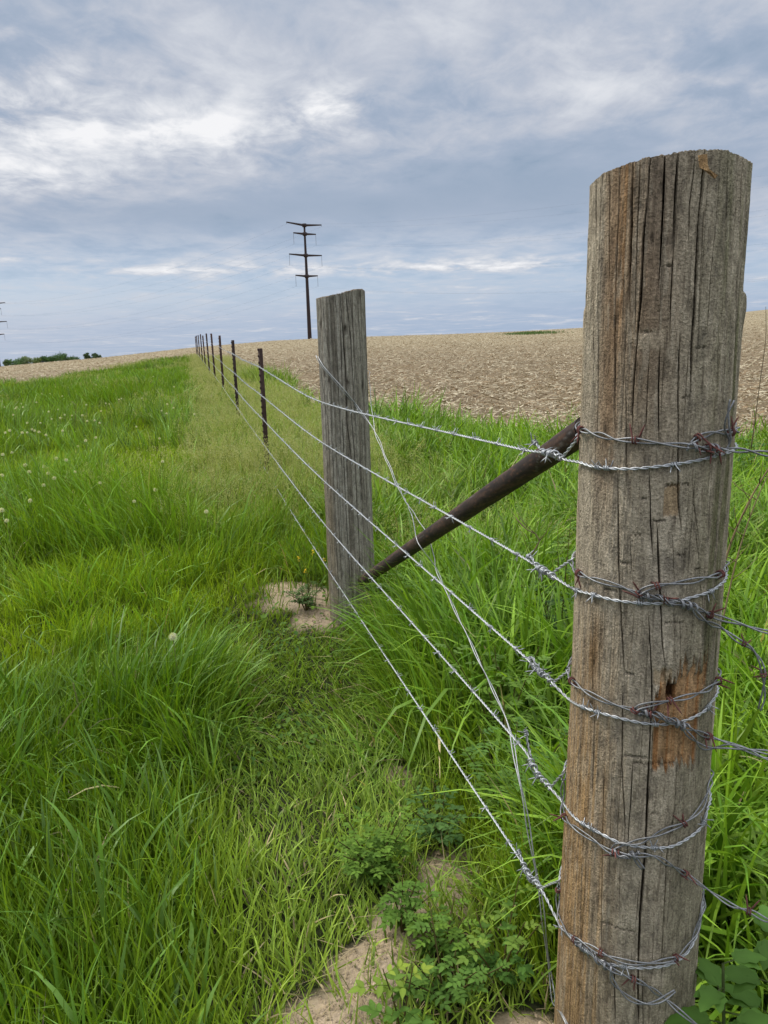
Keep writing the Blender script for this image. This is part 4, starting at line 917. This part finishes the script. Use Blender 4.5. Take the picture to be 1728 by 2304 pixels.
# ------------------------------------------------------------------ brace wire
def build_brace_wire():
    mb = MB(); R2 = .1075
    def c4(x, y): return (380 + x / 3.456, 460 + y / 3.456)
    def c5(x, y): return (500 + x / 2.074, 900 + y / 2.074)
    def c6(x, y): return (600 + x / 2.37, 1450 + y / 2.37)
    def o2(px): ph, z = hit_post(*px, P2, R2); return on_post(ph, z, P2, R2)
    fr = [o2(c4(*q)) for q in [(1152, 1195), (1200, 1275), (1350, 1445), (1470, 1595)]]
    OFFS = -.02
    join = plane(*c4(1602, 1762), -.055)
    aL = hit_post(*c4(1152, 1195), P2, R2); aR = hit_post(*c4(1556, 1330), P2, R2)
    arc = []
    for t in np.linspace(0, 1, 14): arc.append(on_post(aR[0] + (aL[0] + 2 * math.pi - aR[0]) * t, aR[1] + (aL[1] - aR[1]) * t, P2, R2))
    down = [plane(*c5(*q), -.055 + .045 * k / 12) for k, q in enumerate([(760, 262), (828, 420)])]
    pipe_front = [plane(*c5(*q), .03) for q in [(882, 530), (905, 640), (932, 692)]]
    pipe_back = [plane(*c5(*q), -.045) for q in [(905, 545), (945, 605), (980, 690)]]
    rest = [plane(*c5(*q), -.01) for q in [(1002, 795), (1040, 885), (1110, 1030), (1210, 1240)]] + [plane(*c6(*q), -.0) for q in [(1200, 230), (1280, 402)]]
    low = [plane(*c6(*q), .03) for q in [(1355, 760), (1400, 1000), (1440, 1230), (1470, 1420), (1522, 1850)]] + [on1(*Pw(*c6(1570, 1960)), .004), on1(*Pw(1278, 2310), .004)]
    for k, mid in enumerate((pipe_front, pipe_back)):
        dxy = np.array([FN[0], FN[1], 0]) * (.0022 if k else -.0022)
        up = (arc[::-1][:0] + fr + [join]) if k == 0 else ([q for q in arc[::-1]] + [join])
        path = up + [q + dxy for q in down] + mid + [q + dxy + np.array([0, 0, .0025 * (1 if k else -1)]) for q in rest] + [q + dxy for q in low]
        P = spline(path, .006)
        for _ in range(12): P[1:-1] = (P[:-2] + 2 * P[1:-1] + P[2:]) / 4
        s = arclen(P); Nn, B = frames(P); w_ = .0014; a = 2 * math.pi * s / .16 + k * math.pi
        P = P + w_ * (np.cos(a)[:, None] * Nn + np.sin(a)[:, None] * B)
        mb.tube(P, .0013, 6, (.44, .445, .44))
        if k == 0: P0 = P[0]
    mb.tube(spline([fr[0]] + [on_post(aL[0] - .05 * j, aL[1] + .002 * j, P2, R2) for j in range(1, 6)], .006), .0017, 6, (.62, .63, .62))
    # wire across the front seen doubled
    mb.tube(spline([q + np.array([.004, -.002, .006]) for q in fr] + [join], .006), .0017, 6, (.62, .63, .62))
    org = join; o = obj('brace_wire', mb.mesh('brace_wire', M['zinc'], org), org)
    tag(o, 'doubled smooth brace wire from high on the grey post down to the corner post foot', 'wire')
build_brace_wire()

# ------------------------------------------------------------------ transmission poles and lines
LD = np.array([-.710, .704]); AD = np.array([LD[1] * -1, LD[0] * 1]); AD = np.array([-.704, -.710])   # line heading; arm heading (left end comes nearer)
PB = at_d(697, 762, 180.0)
PD = 180.0 / FPX * 1.0
def mk_pole(base_xy, D, label, group, ztop, zb):
    root = bpy.data.objects.new('transmission_pole', None); scene.collection.objects.link(root); root.location = (base_xy[0], base_xy[1], zb)
    tag(root, label, 'pole', group)
    H = ztop - zb; mb = MB(); t = np.linspace(0, 1, 12)
    mb.tube(np.stack([t * 0, t * 0, t * H], 1), lerp(.52, .20, t), 12, (.033, .020, .020)); obj('shaft', mb.mesh('shaft', M['steel']), (0, 0, 0), root)
    k = 180.0 / FPX; s_arm = math.cos(math.radians(45)) * 1.0
    tips = []
    for j, (dpx, hl, up) in enumerate([(3.5, 33.5, .35), (21, 21.5, .1), (64.5, 31.5, .15), (107, 21.5, .15)]):
        z = H - dpx * k; L = hl * k / .70; mb = MB()
        for sg in (-1, 1):
            a_ = np.array([0, 0, z]); b_ = np.array([AD[0] * sg * L, AD[1] * sg * L, z + up]); q = np.linspace(0, 1, 6)[:, None]
            mb.tube(a_ + (b_ - a_) * q, lerp(.26, .13, q[:, 0]), 8, (.035, .022, .022)); tips.append((b_, j))
        mb.tube(np.array([[0, 0, z - .35], [0, 0, z + .35]]), .46, 12, (.035, .022, .022))
        obj('crossarm', mb.mesh('crossarm', M['steel']), (0, 0, 0), root)
    pins = []
    for b_, j in tips:
        ln = 2.3 if j else .35
        mb = MB(); zz = np.linspace(0, -ln, 24); mb.tube(np.stack([zz * 0, zz * 0, zz], 1), .022 + .026 * (np.arange(24) % 2), 6, (.16, .165, .18)); obj('insulator', mb.mesh('insulator', M['plain']), b_, root)
        pins.append(np.array([base_xy[0], base_xy[1], zb]) + b_ + np.array([0, 0, -ln]))
    mb = MB(); mb.box((.42, -.42, (755 - 740) * k + H - (762 - 505) * k), (.30, .03, .5), _rz(.6), (.6, .6, .58)); obj('notice_plate', mb.mesh('notice_plate', M['plain'], smooth_=False), (0, 0, 0), root)
    return pins
z1 = at_d(687.5, 503, 180)[2]
pinsA = mk_pole(PB[:2], 180, 'tall dark steel transmission pole standing beyond the tan field', 'transmission poles', z1, PB[2] - 6)
PB2 = at_d(-10.0, 760, 314.0); z2 = at_d(-13, 681, 314)[2]
pinsB = mk_pole(PB2[:2], 314, 'far transmission pole at the left edge of the picture, mostly its arm ends showing', 'transmission poles', z2, z2 - (z1 - PB[2] + 6))
PC = PB[:2] - LD * 190
def cable(a_, b_, sag, label, r_):
    t = np.linspace(0, 1, 60)[:, None]; P = a_ + (b_ - a_) * t; P[:, 2] -= sag * 4 * t[:, 0] * (1 - t[:, 0])
    mb = MB(); mb.tube(P, r_, 5, (.10, .11, .13)); return tag(obj('power_line', mb.mesh('power_line', M['plain'], a_), a_), label, 'power line', 'power lines')
names = ['near top', 'far top', 'near upper', 'far upper', 'near middle', 'far middle', 'near lower', 'far lower']
ordn = ['uppermost', 'uppermost', 'second highest', 'second highest', 'third highest', 'third highest', 'lowest', 'lowest']
for q, (a_, b_) in enumerate(zip(pinsA, pinsB)):
    side = 'far' if q % 2 == 0 else 'near'
    cable(a_, b_, 4.5, f'thin {ordn[q]} power line running left from the {"right" if q % 2 else "left"} arms of the dark pole', .007)
for q, a_ in enumerate(pinsA):
    b_ = np.array([a_[0], a_[1], a_[2]]) + np.array([-LD[0] * 190, -LD[1] * 190, 6.0])
    cable(a_, b_, 6.5, f'thin {ordn[q]} power line running right from the {"right" if q % 2 else "left"} arms of the dark pole', .004)

# ------------------------------------------------------------------ far trees
def tree(px, py_top, wpx, D, label, col, seed, zdrop=5.0, sky=False):
    r2 = np.random.default_rng(seed); k = D / FPX; top = at_d(px, py_top, D); H = zdrop - 1.6; base = np.array([top[0], top[1], top[2] - H]); W = wpx * k * 1.35
    root = bpy.data.objects.new('tree', None); scene.collection.objects.link(root); root.location = Vector(base)
    tag(root, label, 'tree', 'trees beyond the field')
    mb = MB(); hz = H * .55; mb.tube(np.array([[0, 0, -1], [0, 0, hz * .5], [.1 * W, 0, hz]]), [.18, .14, .06], 7, (.06, .045, .032))
    cl = []
    for j in range(11):
        a_ = r2.random() * 6.28; rr = r2.random() ** .5 * .42 * W; cz = H * (.55 + .33 * r2.random()) - .12 * rr
        c_ = np.array([rr * math.cos(a_), rr * math.sin(a_), cz]); cl.append(c_)
        mb.tube(np.array([[0, 0, hz * .4], c_ * .55 + np.array([0, 0, hz * .2]), c_]), [.08, .05, .02], 5, (.06, .045, .032))
    cl[0] = np.array([0, 0, H - .16 * W])
    obj('trunk', mb.mesh('trunk', M['plain']), (0, 0, 0), root)
    mb = MB(); 
    for c_ in cl:
        n = 170; d = r2.normal(0, 1, (n, 3)); d /= np.linalg.norm(d, axis=1)[:, None]; rad = W * .22 * (.45 + .6 * r2.random(n)) * (.7 + .6 * vnoise(d[:, 0] * 3 + 9, d[:, 1] * 3 + c_[0]))
        p_ = c_ + d * rad[:, None] * [1, 1, .75]; sz = (.10 + .16 * r2.random(n)) * max(.7, W / 9)
        u = r2.normal(0, 1, (n, 3)); u /= np.linalg.norm(u, axis=1)[:, None]; v = np.cross(u, d); v /= np.linalg.norm(v, axis=1)[:, None] + 1e-9
        V = np.stack([p_ - u * sz[:, None], p_ + v * sz[:, None] * .7, p_ + u * sz[:, None], p_ - v * sz[:, None] * .7], 1).reshape(-1, 3)
        c3_ = np.array(col) * 1.9 * (.65 + .7 * r2.random((n, 1))); mb.add(V, np.arange(4 * n).reshape(-1, 4), None, np.repeat(c3_, 4, 0))
    obj('crown', mb.mesh('crown', M['leaf']), (0, 0, 0), root)
TR = [(14, 808, 14, 'low pale bush at the left end of the far tree row', (.07, .10, .05)), (40, 806, 30, 'rounded mid green tree near the left end of the far tree row', (.045, .085, .03)), (58, 802, 20, 'pale thin crowned tree between rounded trees in the far row', (.10, .13, .07)), (80, 804, 22, 'yellowish green tree in the middle of the far tree row', (.075, .105, .035)), (94, 801, 16, 'darkest narrow tree in the middle of the far tree row', (.022, .048, .018)), (115, 801, 28, 'dark wide tree left of the tallest in the far row', (.035, .07, .025)), (141, 794, 34, 'tallest broad dark green tree of the far row', (.038, .075, .026)), (162, 801, 22, 'low sloping green bush right of the tallest far tree', (.04, .07, .028)), (196, 793, 13, 'left one of the two lone trees standing apart on the skyline', (.04, .06, .03)), (214, 794, 16, 'right one of the two lone trees standing apart on the skyline', (.035, .055, .028))]
for q, (px, py, wp, lab, col) in enumerate(TR): tree(px, py, wp, 230, lab, col, 40 + q)

# ------------------------------------------------------------------ weeds
def leaf_geo(mb, base, d, up, L, W, col, fold=.25, droop=.25, tooth=0):
    """pointed leaf folded on its midrib"""
    d = d / np.linalg.norm(d); sd = np.cross(d, up); sd /= np.linalg.norm(sd) + 1e-9; up = np.cross(sd, d)
    s = np.linspace(0, 1, 7); w_ = np.sin(np.pi * np.clip(s, .0, 1) ** .75) ** .8 * W / 2; w_[0] = W * .04; w_[-1] = 0.0005
    ctr = base + d * (s * L)[:, None] - np.array([0, 0, 1.0]) * (droop * L * s ** 2)[:, None]
    V = []; C = []
    for k in range(7):
        ww = w_[k] * (1 + tooth * (.25 if k % 2 else -.15))
        V += [ctr[k] - sd * ww + up * ww * fold, ctr[k], ctr[k] + sd * ww + up * ww * fold]
        C += [np.array(col) * .95, np.array(col) * 1.12, np.array(col) * 1.0]
    Q = []
    for k in range(6): Q += [[3 * k, 3 * k + 1, 3 * k + 4, 3 * k + 3], [3 * k + 1, 3 * k + 2, 3 * k + 5, 3 * k + 4]]
    mb.add(V, Q, None, np.array(C))
def compound(mb, ms, base, d, L, nl, lw, col, r2, tooth=0):
    L = L * .72; lw = lw * .66
    """pinnate leaf: rachis with paired leaflets and one at the end"""
    d = d / np.linalg.norm(d); up = np.array([0, 0, 1.0]); sd = np.cross(d, up); sd /= np.linalg.norm(sd) + 1e-9
    s = np.linspace(0, 1, 5)[:, None]; ra = base + d * L * s - up * (.25 * L * s ** 2); ms.tube(ra, [.0012, .001, .0009, .0008, .0006], 4, np.array(col) * .9)
    for k in range(nl):
        f = .28 + .66 * k / max(1, nl - 1); p_ = base + d * L * f - up * (.25 * L * f * f)
        for sg in (-1, 1):
            dd = sd * sg + d * .55 + up * r2.normal(.08, .15); leaf_geo(mb, p_, dd, up, lw * (1.25 + .3 * r2.random()), lw * .72, np.array(col) * (.8 + .4 * r2.random()), .18, .2, tooth)
    leaf_geo(mb, ra[-1], d - up * .3, up, lw * 1.6, lw * .85, np.array(col) * (.85 + .4 * r2.random()), .18, .2, tooth)
def weed(px, py, z, height_, label, col, seed, stems=5, leafL=.07, nl=3, lw=.02, spread=.5, tipcol=None, cat='weed', per=6, tooth=.6, group=None):
    r2 = np.random.default_rng(seed); b_ = at_z(px, py, z); zg = float(height(np.array([b_[0]]), np.array([b_[1]]))[0]); b_[2] = zg
    root = bpy.data.objects.new('weed', None); scene.collection.objects.link(root); root.location = Vector(b_); tag(root, label, cat, group)
    ms = MB(); mb = MB(); stems = int(stems * 1.25); per = int(per * 1.3)
    for k in range(stems):
        a_ = 6.28 * k / stems + r2.normal(0, .4); h = height_ * (.65 + .4 * r2.random()); o_ = spread * h * (.35 + .75 * r2.random())
        P = spline([np.array([0, 0, -.02]), np.array([o_ * .3 * math.cos(a_), o_ * .3 * math.sin(a_), h * .45]), np.array([o_ * math.cos(a_), o_ * math.sin(a_), h])], h / 14)
        ms.tube(P, np.linspace(.0028, .0010, len(P)), 5, (.12, .10, .035))
        for j in range(per):
            f = .2 + .8 * (j + .5) / per; i0 = min(len(P) - 1, int(f * (len(P) - 1))); az_ = 2.4 * j + r2.random()
            d = np.array([math.cos(az_), math.sin(az_), .25 + .4 * r2.random()])
            cc = lerp(np.array(col), np.array(tipcol if tipcol is not None else col), smooth(np.array([f]), .55, 1.0)[0])
            compound(mb, ms, P[i0], d, leafL * (.7 + .5 * r2.random()) * (1 if f < .9 else .6), nl, lw * (1 if f < .9 else .75), cc, r2, tooth)
    obj('stem', ms.mesh('stem', M['leaf']), (0, 0, 0), root); obj('foliage', mb.mesh('foliage', M['leaf']), (0, 0, 0), root)
    return root
DG = (.095, .180, .026); MG = (.140, .240, .030); YG = (.260, .340, .045)
weed(845, 1950, .05, .17, 'dark green bushy wild rose growing above the bare sand patch', DG, 1, 10, .065, 3, .015, .75, MG, 'shrub', 8)
weed(905, 2080, .05, .11, 'small dark rose sprig on the bare sand below the bushy one', DG, 2, 5, .06, 3, .017, .8, DG, 'shrub', 5)
weed(905, 2345, .0, .20, 'bright yellow green leafy shoot at the bottom edge over the sand', (.11, .21, .035), 3, 2, .065, 2, .026, .25, YG, 'weed', 5, 0)
weed(1000, 2270, .0, .15, 'dull green leafy weed right of the bright yellow shoot', (.09, .175, .030), 4, 5, .055, 3, .018, .8, (.11, .205, .035), 'weed', 5, 0)
weed(1125, 2230, .0, .20, 'weed with light green new tips just left of the corner post foot', (.08, .17, .03), 5, 4, .06, 2, .020, .55, (.20, .29, .045), 'weed', 5, .3)
weed(1000, 2150, .03, .13, 'dark leafy sprig in the sand between the bushy rose and the post', DG, 6, 5, .06, 3, .016, .7, MG, 'shrub', 5)
weed(1150, 1880, .0, .30, 'green leafy weed under the lowest wires left of the corner post', MG, 7, 7, .08, 3, .022, .5, (.09, .18, .04), 'weed', 7)
weed(1130, 1740, .0, .40, 'taller weed with bright young leaves behind the two lowest wires', MG, 8, 6, .08, 3, .022, .45, (.13, .22, .045), 'weed', 8)
weed(1255, 1560, .0, .62, 'twiggy rose bush close behind the corner post on its left', (.05, .11, .03), 9, 7, .07, 3, .018, .28, (.12, .20, .04), 'shrub', 9)
weed(990, 1905, .0, .16, 'low pale leaved weed at the upper end of the sand patch', (.07, .14, .035), 10, 6, .06, 2, .02, .8, (.09, .17, .04), 'weed', 5)
weed(690, 1385, .02, .13, 'low weed in the sand mound left of the grey post', (.06, .11, .03), 11, 7, .06, 3, .016, .9, (.09, .15, .04), 'weed', 5)
weed(1700, 1090, .15, .55, 'leafy green weed at the right edge beside the field', (.06, .14, .03), 15, 7, .11, 2, .035, .5, (.09, .19, .035), 'weed', 7, .3)
weed(1660, 1060, .15, .45, 'broad leaved weed right of the corner post at field edge', (.055, .13, .03), 16, 6, .11, 2, .035, .5, (.09, .19, .035), 'weed', 6, .3)
def broad_weed(px, py, D, h, label, seed, n, L, col):
    """nettle-like plant with big toothed leaves"""
    r2 = np.random.default_rng(seed); q = at_d(px, py, D); zg = float(height(np.array([q[0]]), np.array([q[1]]))[0]); b_ = np.array([q[0], q[1], zg])
    root = bpy.data.objects.new('broad_leaved_weed', None); scene.collection.objects.link(root); root.location = Vector(b_); tag(root, label, 'weed')
    ms = MB(); mb = MB(); P = spline([np.array([0, 0, -.02]), np.array([.01, .0, h * .5]), np.array([.0, .01, h])], .02); ms.tube(P, np.linspace(.004, .002, len(P)), 6, (.09, .12, .04))
    for j in range(n):
        f = .25 + .75 * j / max(1, n - 1); p_ = P[int(f * (len(P) - 1))]; a_ = 2.4 * j + r2.random() * .5
        d = np.array([math.cos(a_), math.sin(a_), .15 + .3 * r2.random()]); l = L * (1.1 - .45 * f) * (.85 + .3 * r2.random()); up = np.array([0, 0, 1.0])
        ms.tube(np.array([p_, p_ + d * l * .25]), [.0016, .0012], 4, (.09, .12, .04))
        sd = np.cross(d, up); sd /= np.linalg.norm(sd)
        for g, k in ((0, 1.0), (.55, .72), (-.55, .72)):
            leaf_geo(mb, p_ + d * l * .24, d + sd * g, up, l * .8 * k, l * .36 * k, np.array(col) * (.85 + .3 * r2.random()), .15, .35, 1.0)
    obj('stem', ms.mesh('stem', M['leaf']), (0, 0, 0), root); obj('foliage', mb.mesh('foliage', M['leaf']), (0, 0, 0), root)
broad_weed(1620, 2330, 1.05, .40, 'large toothed leaves of a weed at the lower right, beside the corner post foot', 31, 14, .11, (.10, .20, .035))
broad_weed(1735, 2200, 1.15, .43, 'toothed leaved weed at the right edge in the lower corner', 32, 14, .11, (.095, .19, .035))
broad_weed(1535, 2400, .90, .30, 'short broad leaved weed right under the corner post front', 33, 10, .09, (.12, .22, .045))
# yellow mustard flowers by the grey post
def flower(px, py, D, label, seed):
    q = at_d(px, py, D); zg = float(height(np.array([q[0]]), np.array([q[1]]))[0]); h = q[2] - zg; r2 = np.random.default_rng(seed)
    root = bpy.data.objects.new('yellow_flower', None); scene.collection.objects.link(root); root.location = (q[0], q[1], zg); tag(root, label, 'flower', 'yellow flowers by the grey post')
    ms = MB(); ms.tube(spline([np.array([0, 0, -.02]), np.array([.01, 0, h * .5]), np.array([0, 0, h])], .03), .0015, 5, (.10, .16, .04)); obj('stem', ms.mesh('stem', M['leaf']), (0, 0, 0), root)
    mb = MB()
    for k in range(12):
        a_ = k * 2.4; leaf_geo(mb, np.array([0, 0, h - .012 + .024 * r2.random()]), np.array([math.cos(a_), math.sin(a_), .4]), np.array([0, 0, 1.0]), .008, .006, (.70, .52, .03), .1, .1)
    obj('blossom', mb.mesh('blossom', M['leaf']), (0, 0, 0), root)
for q, (px, py, lab) in enumerate([(672, 1258, 'yellow flower farthest left of the few by the grey post'), (704, 1244, 'highest yellow flower left of the grey post'), (730, 1259, 'yellow flower almost touching the grey post'), (686, 1284, 'lowest yellow flower over the sand mound')]): flower(px, py, 3.4, lab, q)
# dry stalks right of the post, tall thin straw
def stalk(name, pts, r0, r1, col, label, twigs=0, cat='dry stalk'):
    P = spline(pts, .02); mb = MB(); mb.tube(P, np.linspace(r0, r1, len(P)), 5, lerp(np.array(col), np.array(col) * 1.3, rng.random((len(P), 1))))
    for k in range(twigs):
        i0 = int(len(P) * (.3 + .6 * k / twigs)); d = np.array([rng.normal(0, .6), rng.normal(0, .6), .8]); mb.tube(np.array([P[i0], P[i0] + d * .03, P[i0] + d * .055 + [0, 0, .01]]), [.0012, .0008, .0005], 4, col)
    org = P[0]; return tag(obj(name, mb.mesh(name, M['plain'], org), org), label, cat)
stalk('dry_stalk', [at_d(1600, 1400, 1.75), at_d(1640, 1235, 1.75), at_d(1690, 1120, 1.75), at_d(1745, 1030, 1.75)], .0028, .0016, (.22, .16, .085), 'thicker dry brown stalk leaning right beside the corner post', 7)
stalk('dry_stalk', [at_d(1625, 1400, 1.85), at_d(1660, 1250, 1.85), at_d(1700, 1130, 1.85), at_d(1740, 1045, 1.85)], .0022, .0010, (.24, .18, .10), 'thinner dry brown stalk just right of the thicker one', 5)
stalk('grass_straw', [at_z(1685, 1100, .0) * [1, 1, 0] * .45, at_d(1690, 1010, 2.3), at_d(1710, 860, 2.3), at_d(1723, 760, 2.3), at_d(1723, 690, 2.3)][1:], .0016, .0006, (.13, .10, .06), 'tall thin dark straw standing alone at the right edge against the field')
stalk('dead_twig', [at_d(1195, 1250, 2.0), at_d(1215, 1210, 2.0), at_d(1182, 1190, 2.0), at_d(1160, 1165, 2.0)], .002, .001, (.20, .14, .09), 'bare brown twig left of the corner post between the two upper wires', 3)
# long flopping straws and heads in the near grass on the left
def straw(pts, label, col=(.30, .33, .16), head=True):
    root_p = pts[0]; P = spline(pts, .01); mb = MB(); mb.tube(P, np.linspace(.0014, .0008, len(P)), 5, (.12, .2, .05)); o = tag(obj('seed_stalk', mb.mesh('seed_stalk', M['leaf'], root_p), root_p), label, 'grass stalk', 'seeding grass stalks in the near grass')
    if head:
        mh = MB(); d = P[-1] - P[-4]; d /= np.linalg.norm(d)
        for k in range(70):
            f = rng.random(); p_ = P[-1] - d * .06 * f; u = rng.normal(0, 1, 3); u -= d * (u @ d); u /= np.linalg.norm(u); leaf_geo(mh, p_, d + u * .35, u, .009, .0025, np.array(col) * (.7 + .6 * rng.random()), 0, 0)
        obj('seed_head', mh.mesh('seed_head', M['seed'], root_p), (0, 0, 0), o)
def g3(px, py, h): return at_z(px, py, h)
for a_, m_, t_, lab in [((215, 1760), (190, 1640), (165, 1540), 'seeding grass stalk with its head farthest left in the near grass'), ((265, 1640), (262, 1545), (250, 1510), 'upright seeding grass stalk with the highest head in the near grass'), ((430, 1770), (470, 1720), (512, 1698), 'seeding grass stalk bent over to the right in the near grass'), ((405, 1560), (440, 1500), (470, 1485), 'seeding grass stalk bending right, farthest back of the near ones')]:
    q = g3(*a_, .02); D = math.hypot(q[0], q[1]); straw([q, at_d(*m_, D), at_d(*t_, D)], lab)

# ------------------------------------------------------------------ dandelion clocks
def dandelion_meshes():
    r2 = np.random.default_rng(5); ms = MB(); ms.tube(np.array([[.01, 0, -.30], [.004, 0, -.14], [0, 0, -.004]]), [.0018, .0016, .0015], 5, (.16, .20, .06)); st_ = ms.mesh('stem', M['leaf'])
    mh = MB(); n = 230; i = np.arange(n) + .5; ph = np.arccos(1 - 2 * i / n); th = math.pi * (1 + 5 ** .5) * i; d = np.stack([np.cos(th) * np.sin(ph), np.sin(th) * np.sin(ph), np.cos(ph)], 1)
    d = d[d[:, 2] > -.8]
    for q in d:
        u = np.cross(q, [0.3, .5, .8]); u /= np.linalg.norm(u); v = np.cross(q, u); rr = .017 * (.9 + .2 * r2.random())
        for k in range(2):
            a_ = k * 1.57 + r2.random(); e = u * math.cos(a_) + v * math.sin(a_); f = np.cross(q, e)
            mh.add([q * rr - e * .0034, q * rr * 1.07 + f * .0005, q * rr + e * .0034, q * rr * 1.03 - f * .0005], [[0, 1, 2, 3]], None, (.80, .80, .76))
        mh.add([q * .003 - u * .0003, q * .003 + u * .0003, q * rr + u * .0002, q * rr - u * .0002], [[0, 1, 2, 3]], None, (.55, .52, .42))
    mc = MB(); a_ = np.linspace(0, math.pi, 7)
    mc.tube(np.stack([a_ * 0, a_ * 0, .0048 * -np.cos(a_)], 1), .0048 * np.sin(a_) + .0002, 8, (.26, .19, .11))
    return st_, mh.mesh('seed_head', M['pappus']), mc.mesh('seed_core', M['plain'])
D_ST, D_HD, D_CO = dandelion_meshes()
def c7(x, y): return (x / 3.19, 700 + y / 3.19)
DPX = [(1167, 1080), (718, 1233), (1115, 1283), (963, 1366), (217, 1362), (1241, 2338), (1480, 1440), (688, 908), (405, 1058), (475, 1070), (345, 1165), (390, 1200), (313, 1250), (210, 1155), (180, 1105), (315, 1115), (540, 1155), (195, 803), (230, 850), (38, 873), (70, 858), (160, 873), (195, 872), (280, 868), (450, 860), (432, 768), (372, 775), (290, 803), (625, 790), (680, 785), (715, 803), (855, 635), (872, 628), (618, 673), (760, 662), (785, 668), (1020, 625), (1200, 668), (1160, 715), (1245, 695), (1195, 735), (1395, 740), (1250, 543), (1280, 488), (1368, 490), (770, 550), (757, 540), (487, 548), (400, 545), (360, 593), (302, 593), (447, 610), (262, 655), (32, 690), (95, 745), (350, 722), (417, 707), (515, 750), (590, 748), (465, 745), (725, 718), (1145, 915), (980, 830), (560, 970), (615, 930), (12, 1430), (48, 1505), (85, 1015), (15, 1180), (120, 690), (150, 665), (165, 690), (135, 705), (185, 675), (110, 700), (250, 860), (330, 890), (20, 1030), (690, 530), (855, 530), (1100, 470), (1330, 420)]
DLAB = ['white dandelion clock closest to the pale fence strip, upper one of the nearer clocks', 'large white dandelion clock alone in the middle left of the meadow', 'white dandelion clock low in the right half of the left meadow', 'white dandelion clock nearest below the two paler ones, above the dark grass hollow', 'white dandelion clock near the left edge above the tall grass', 'nearest dandelion clock, low in the grass left of the sand mound']
for q, (x, y) in enumerate(DPX):
    px, py = c7(x, y); zt = .30; p_ = at_z(px, py, zt)
    for _ in range(8): p_ = at_z(px, py, float(height(p_[:1], p_[1:2])[0]) + (.34 if p_[1] < 14 else .27))
    root = bpy.data.objects.new('dandelion', None); scene.collection.objects.link(root); zb = float(height(p_[:1], p_[1:2])[0]); root.location = (p_[0], p_[1], zb)
    far_ = q >= len(DLAB)
    tag(root, 'small white dandelion clock, one of many dotting the farther meadow left of the fence' if far_ else DLAB[q], 'dandelion', 'dandelion clocks dotting the farther meadow' if far_ else 'nearer dandelion clocks')
    for nm, me in (('stem', D_ST), ('seed_head', D_HD), ('seed_core', D_CO)):
        c_ = bpy.data.objects.new(nm, me); scene.collection.objects.link(c_); c_.parent = root; c_.location = (0, 0, p_[2] - zb)
        if nm != 'stem': c_.scale = [rng.uniform(.52, .78)] * 3
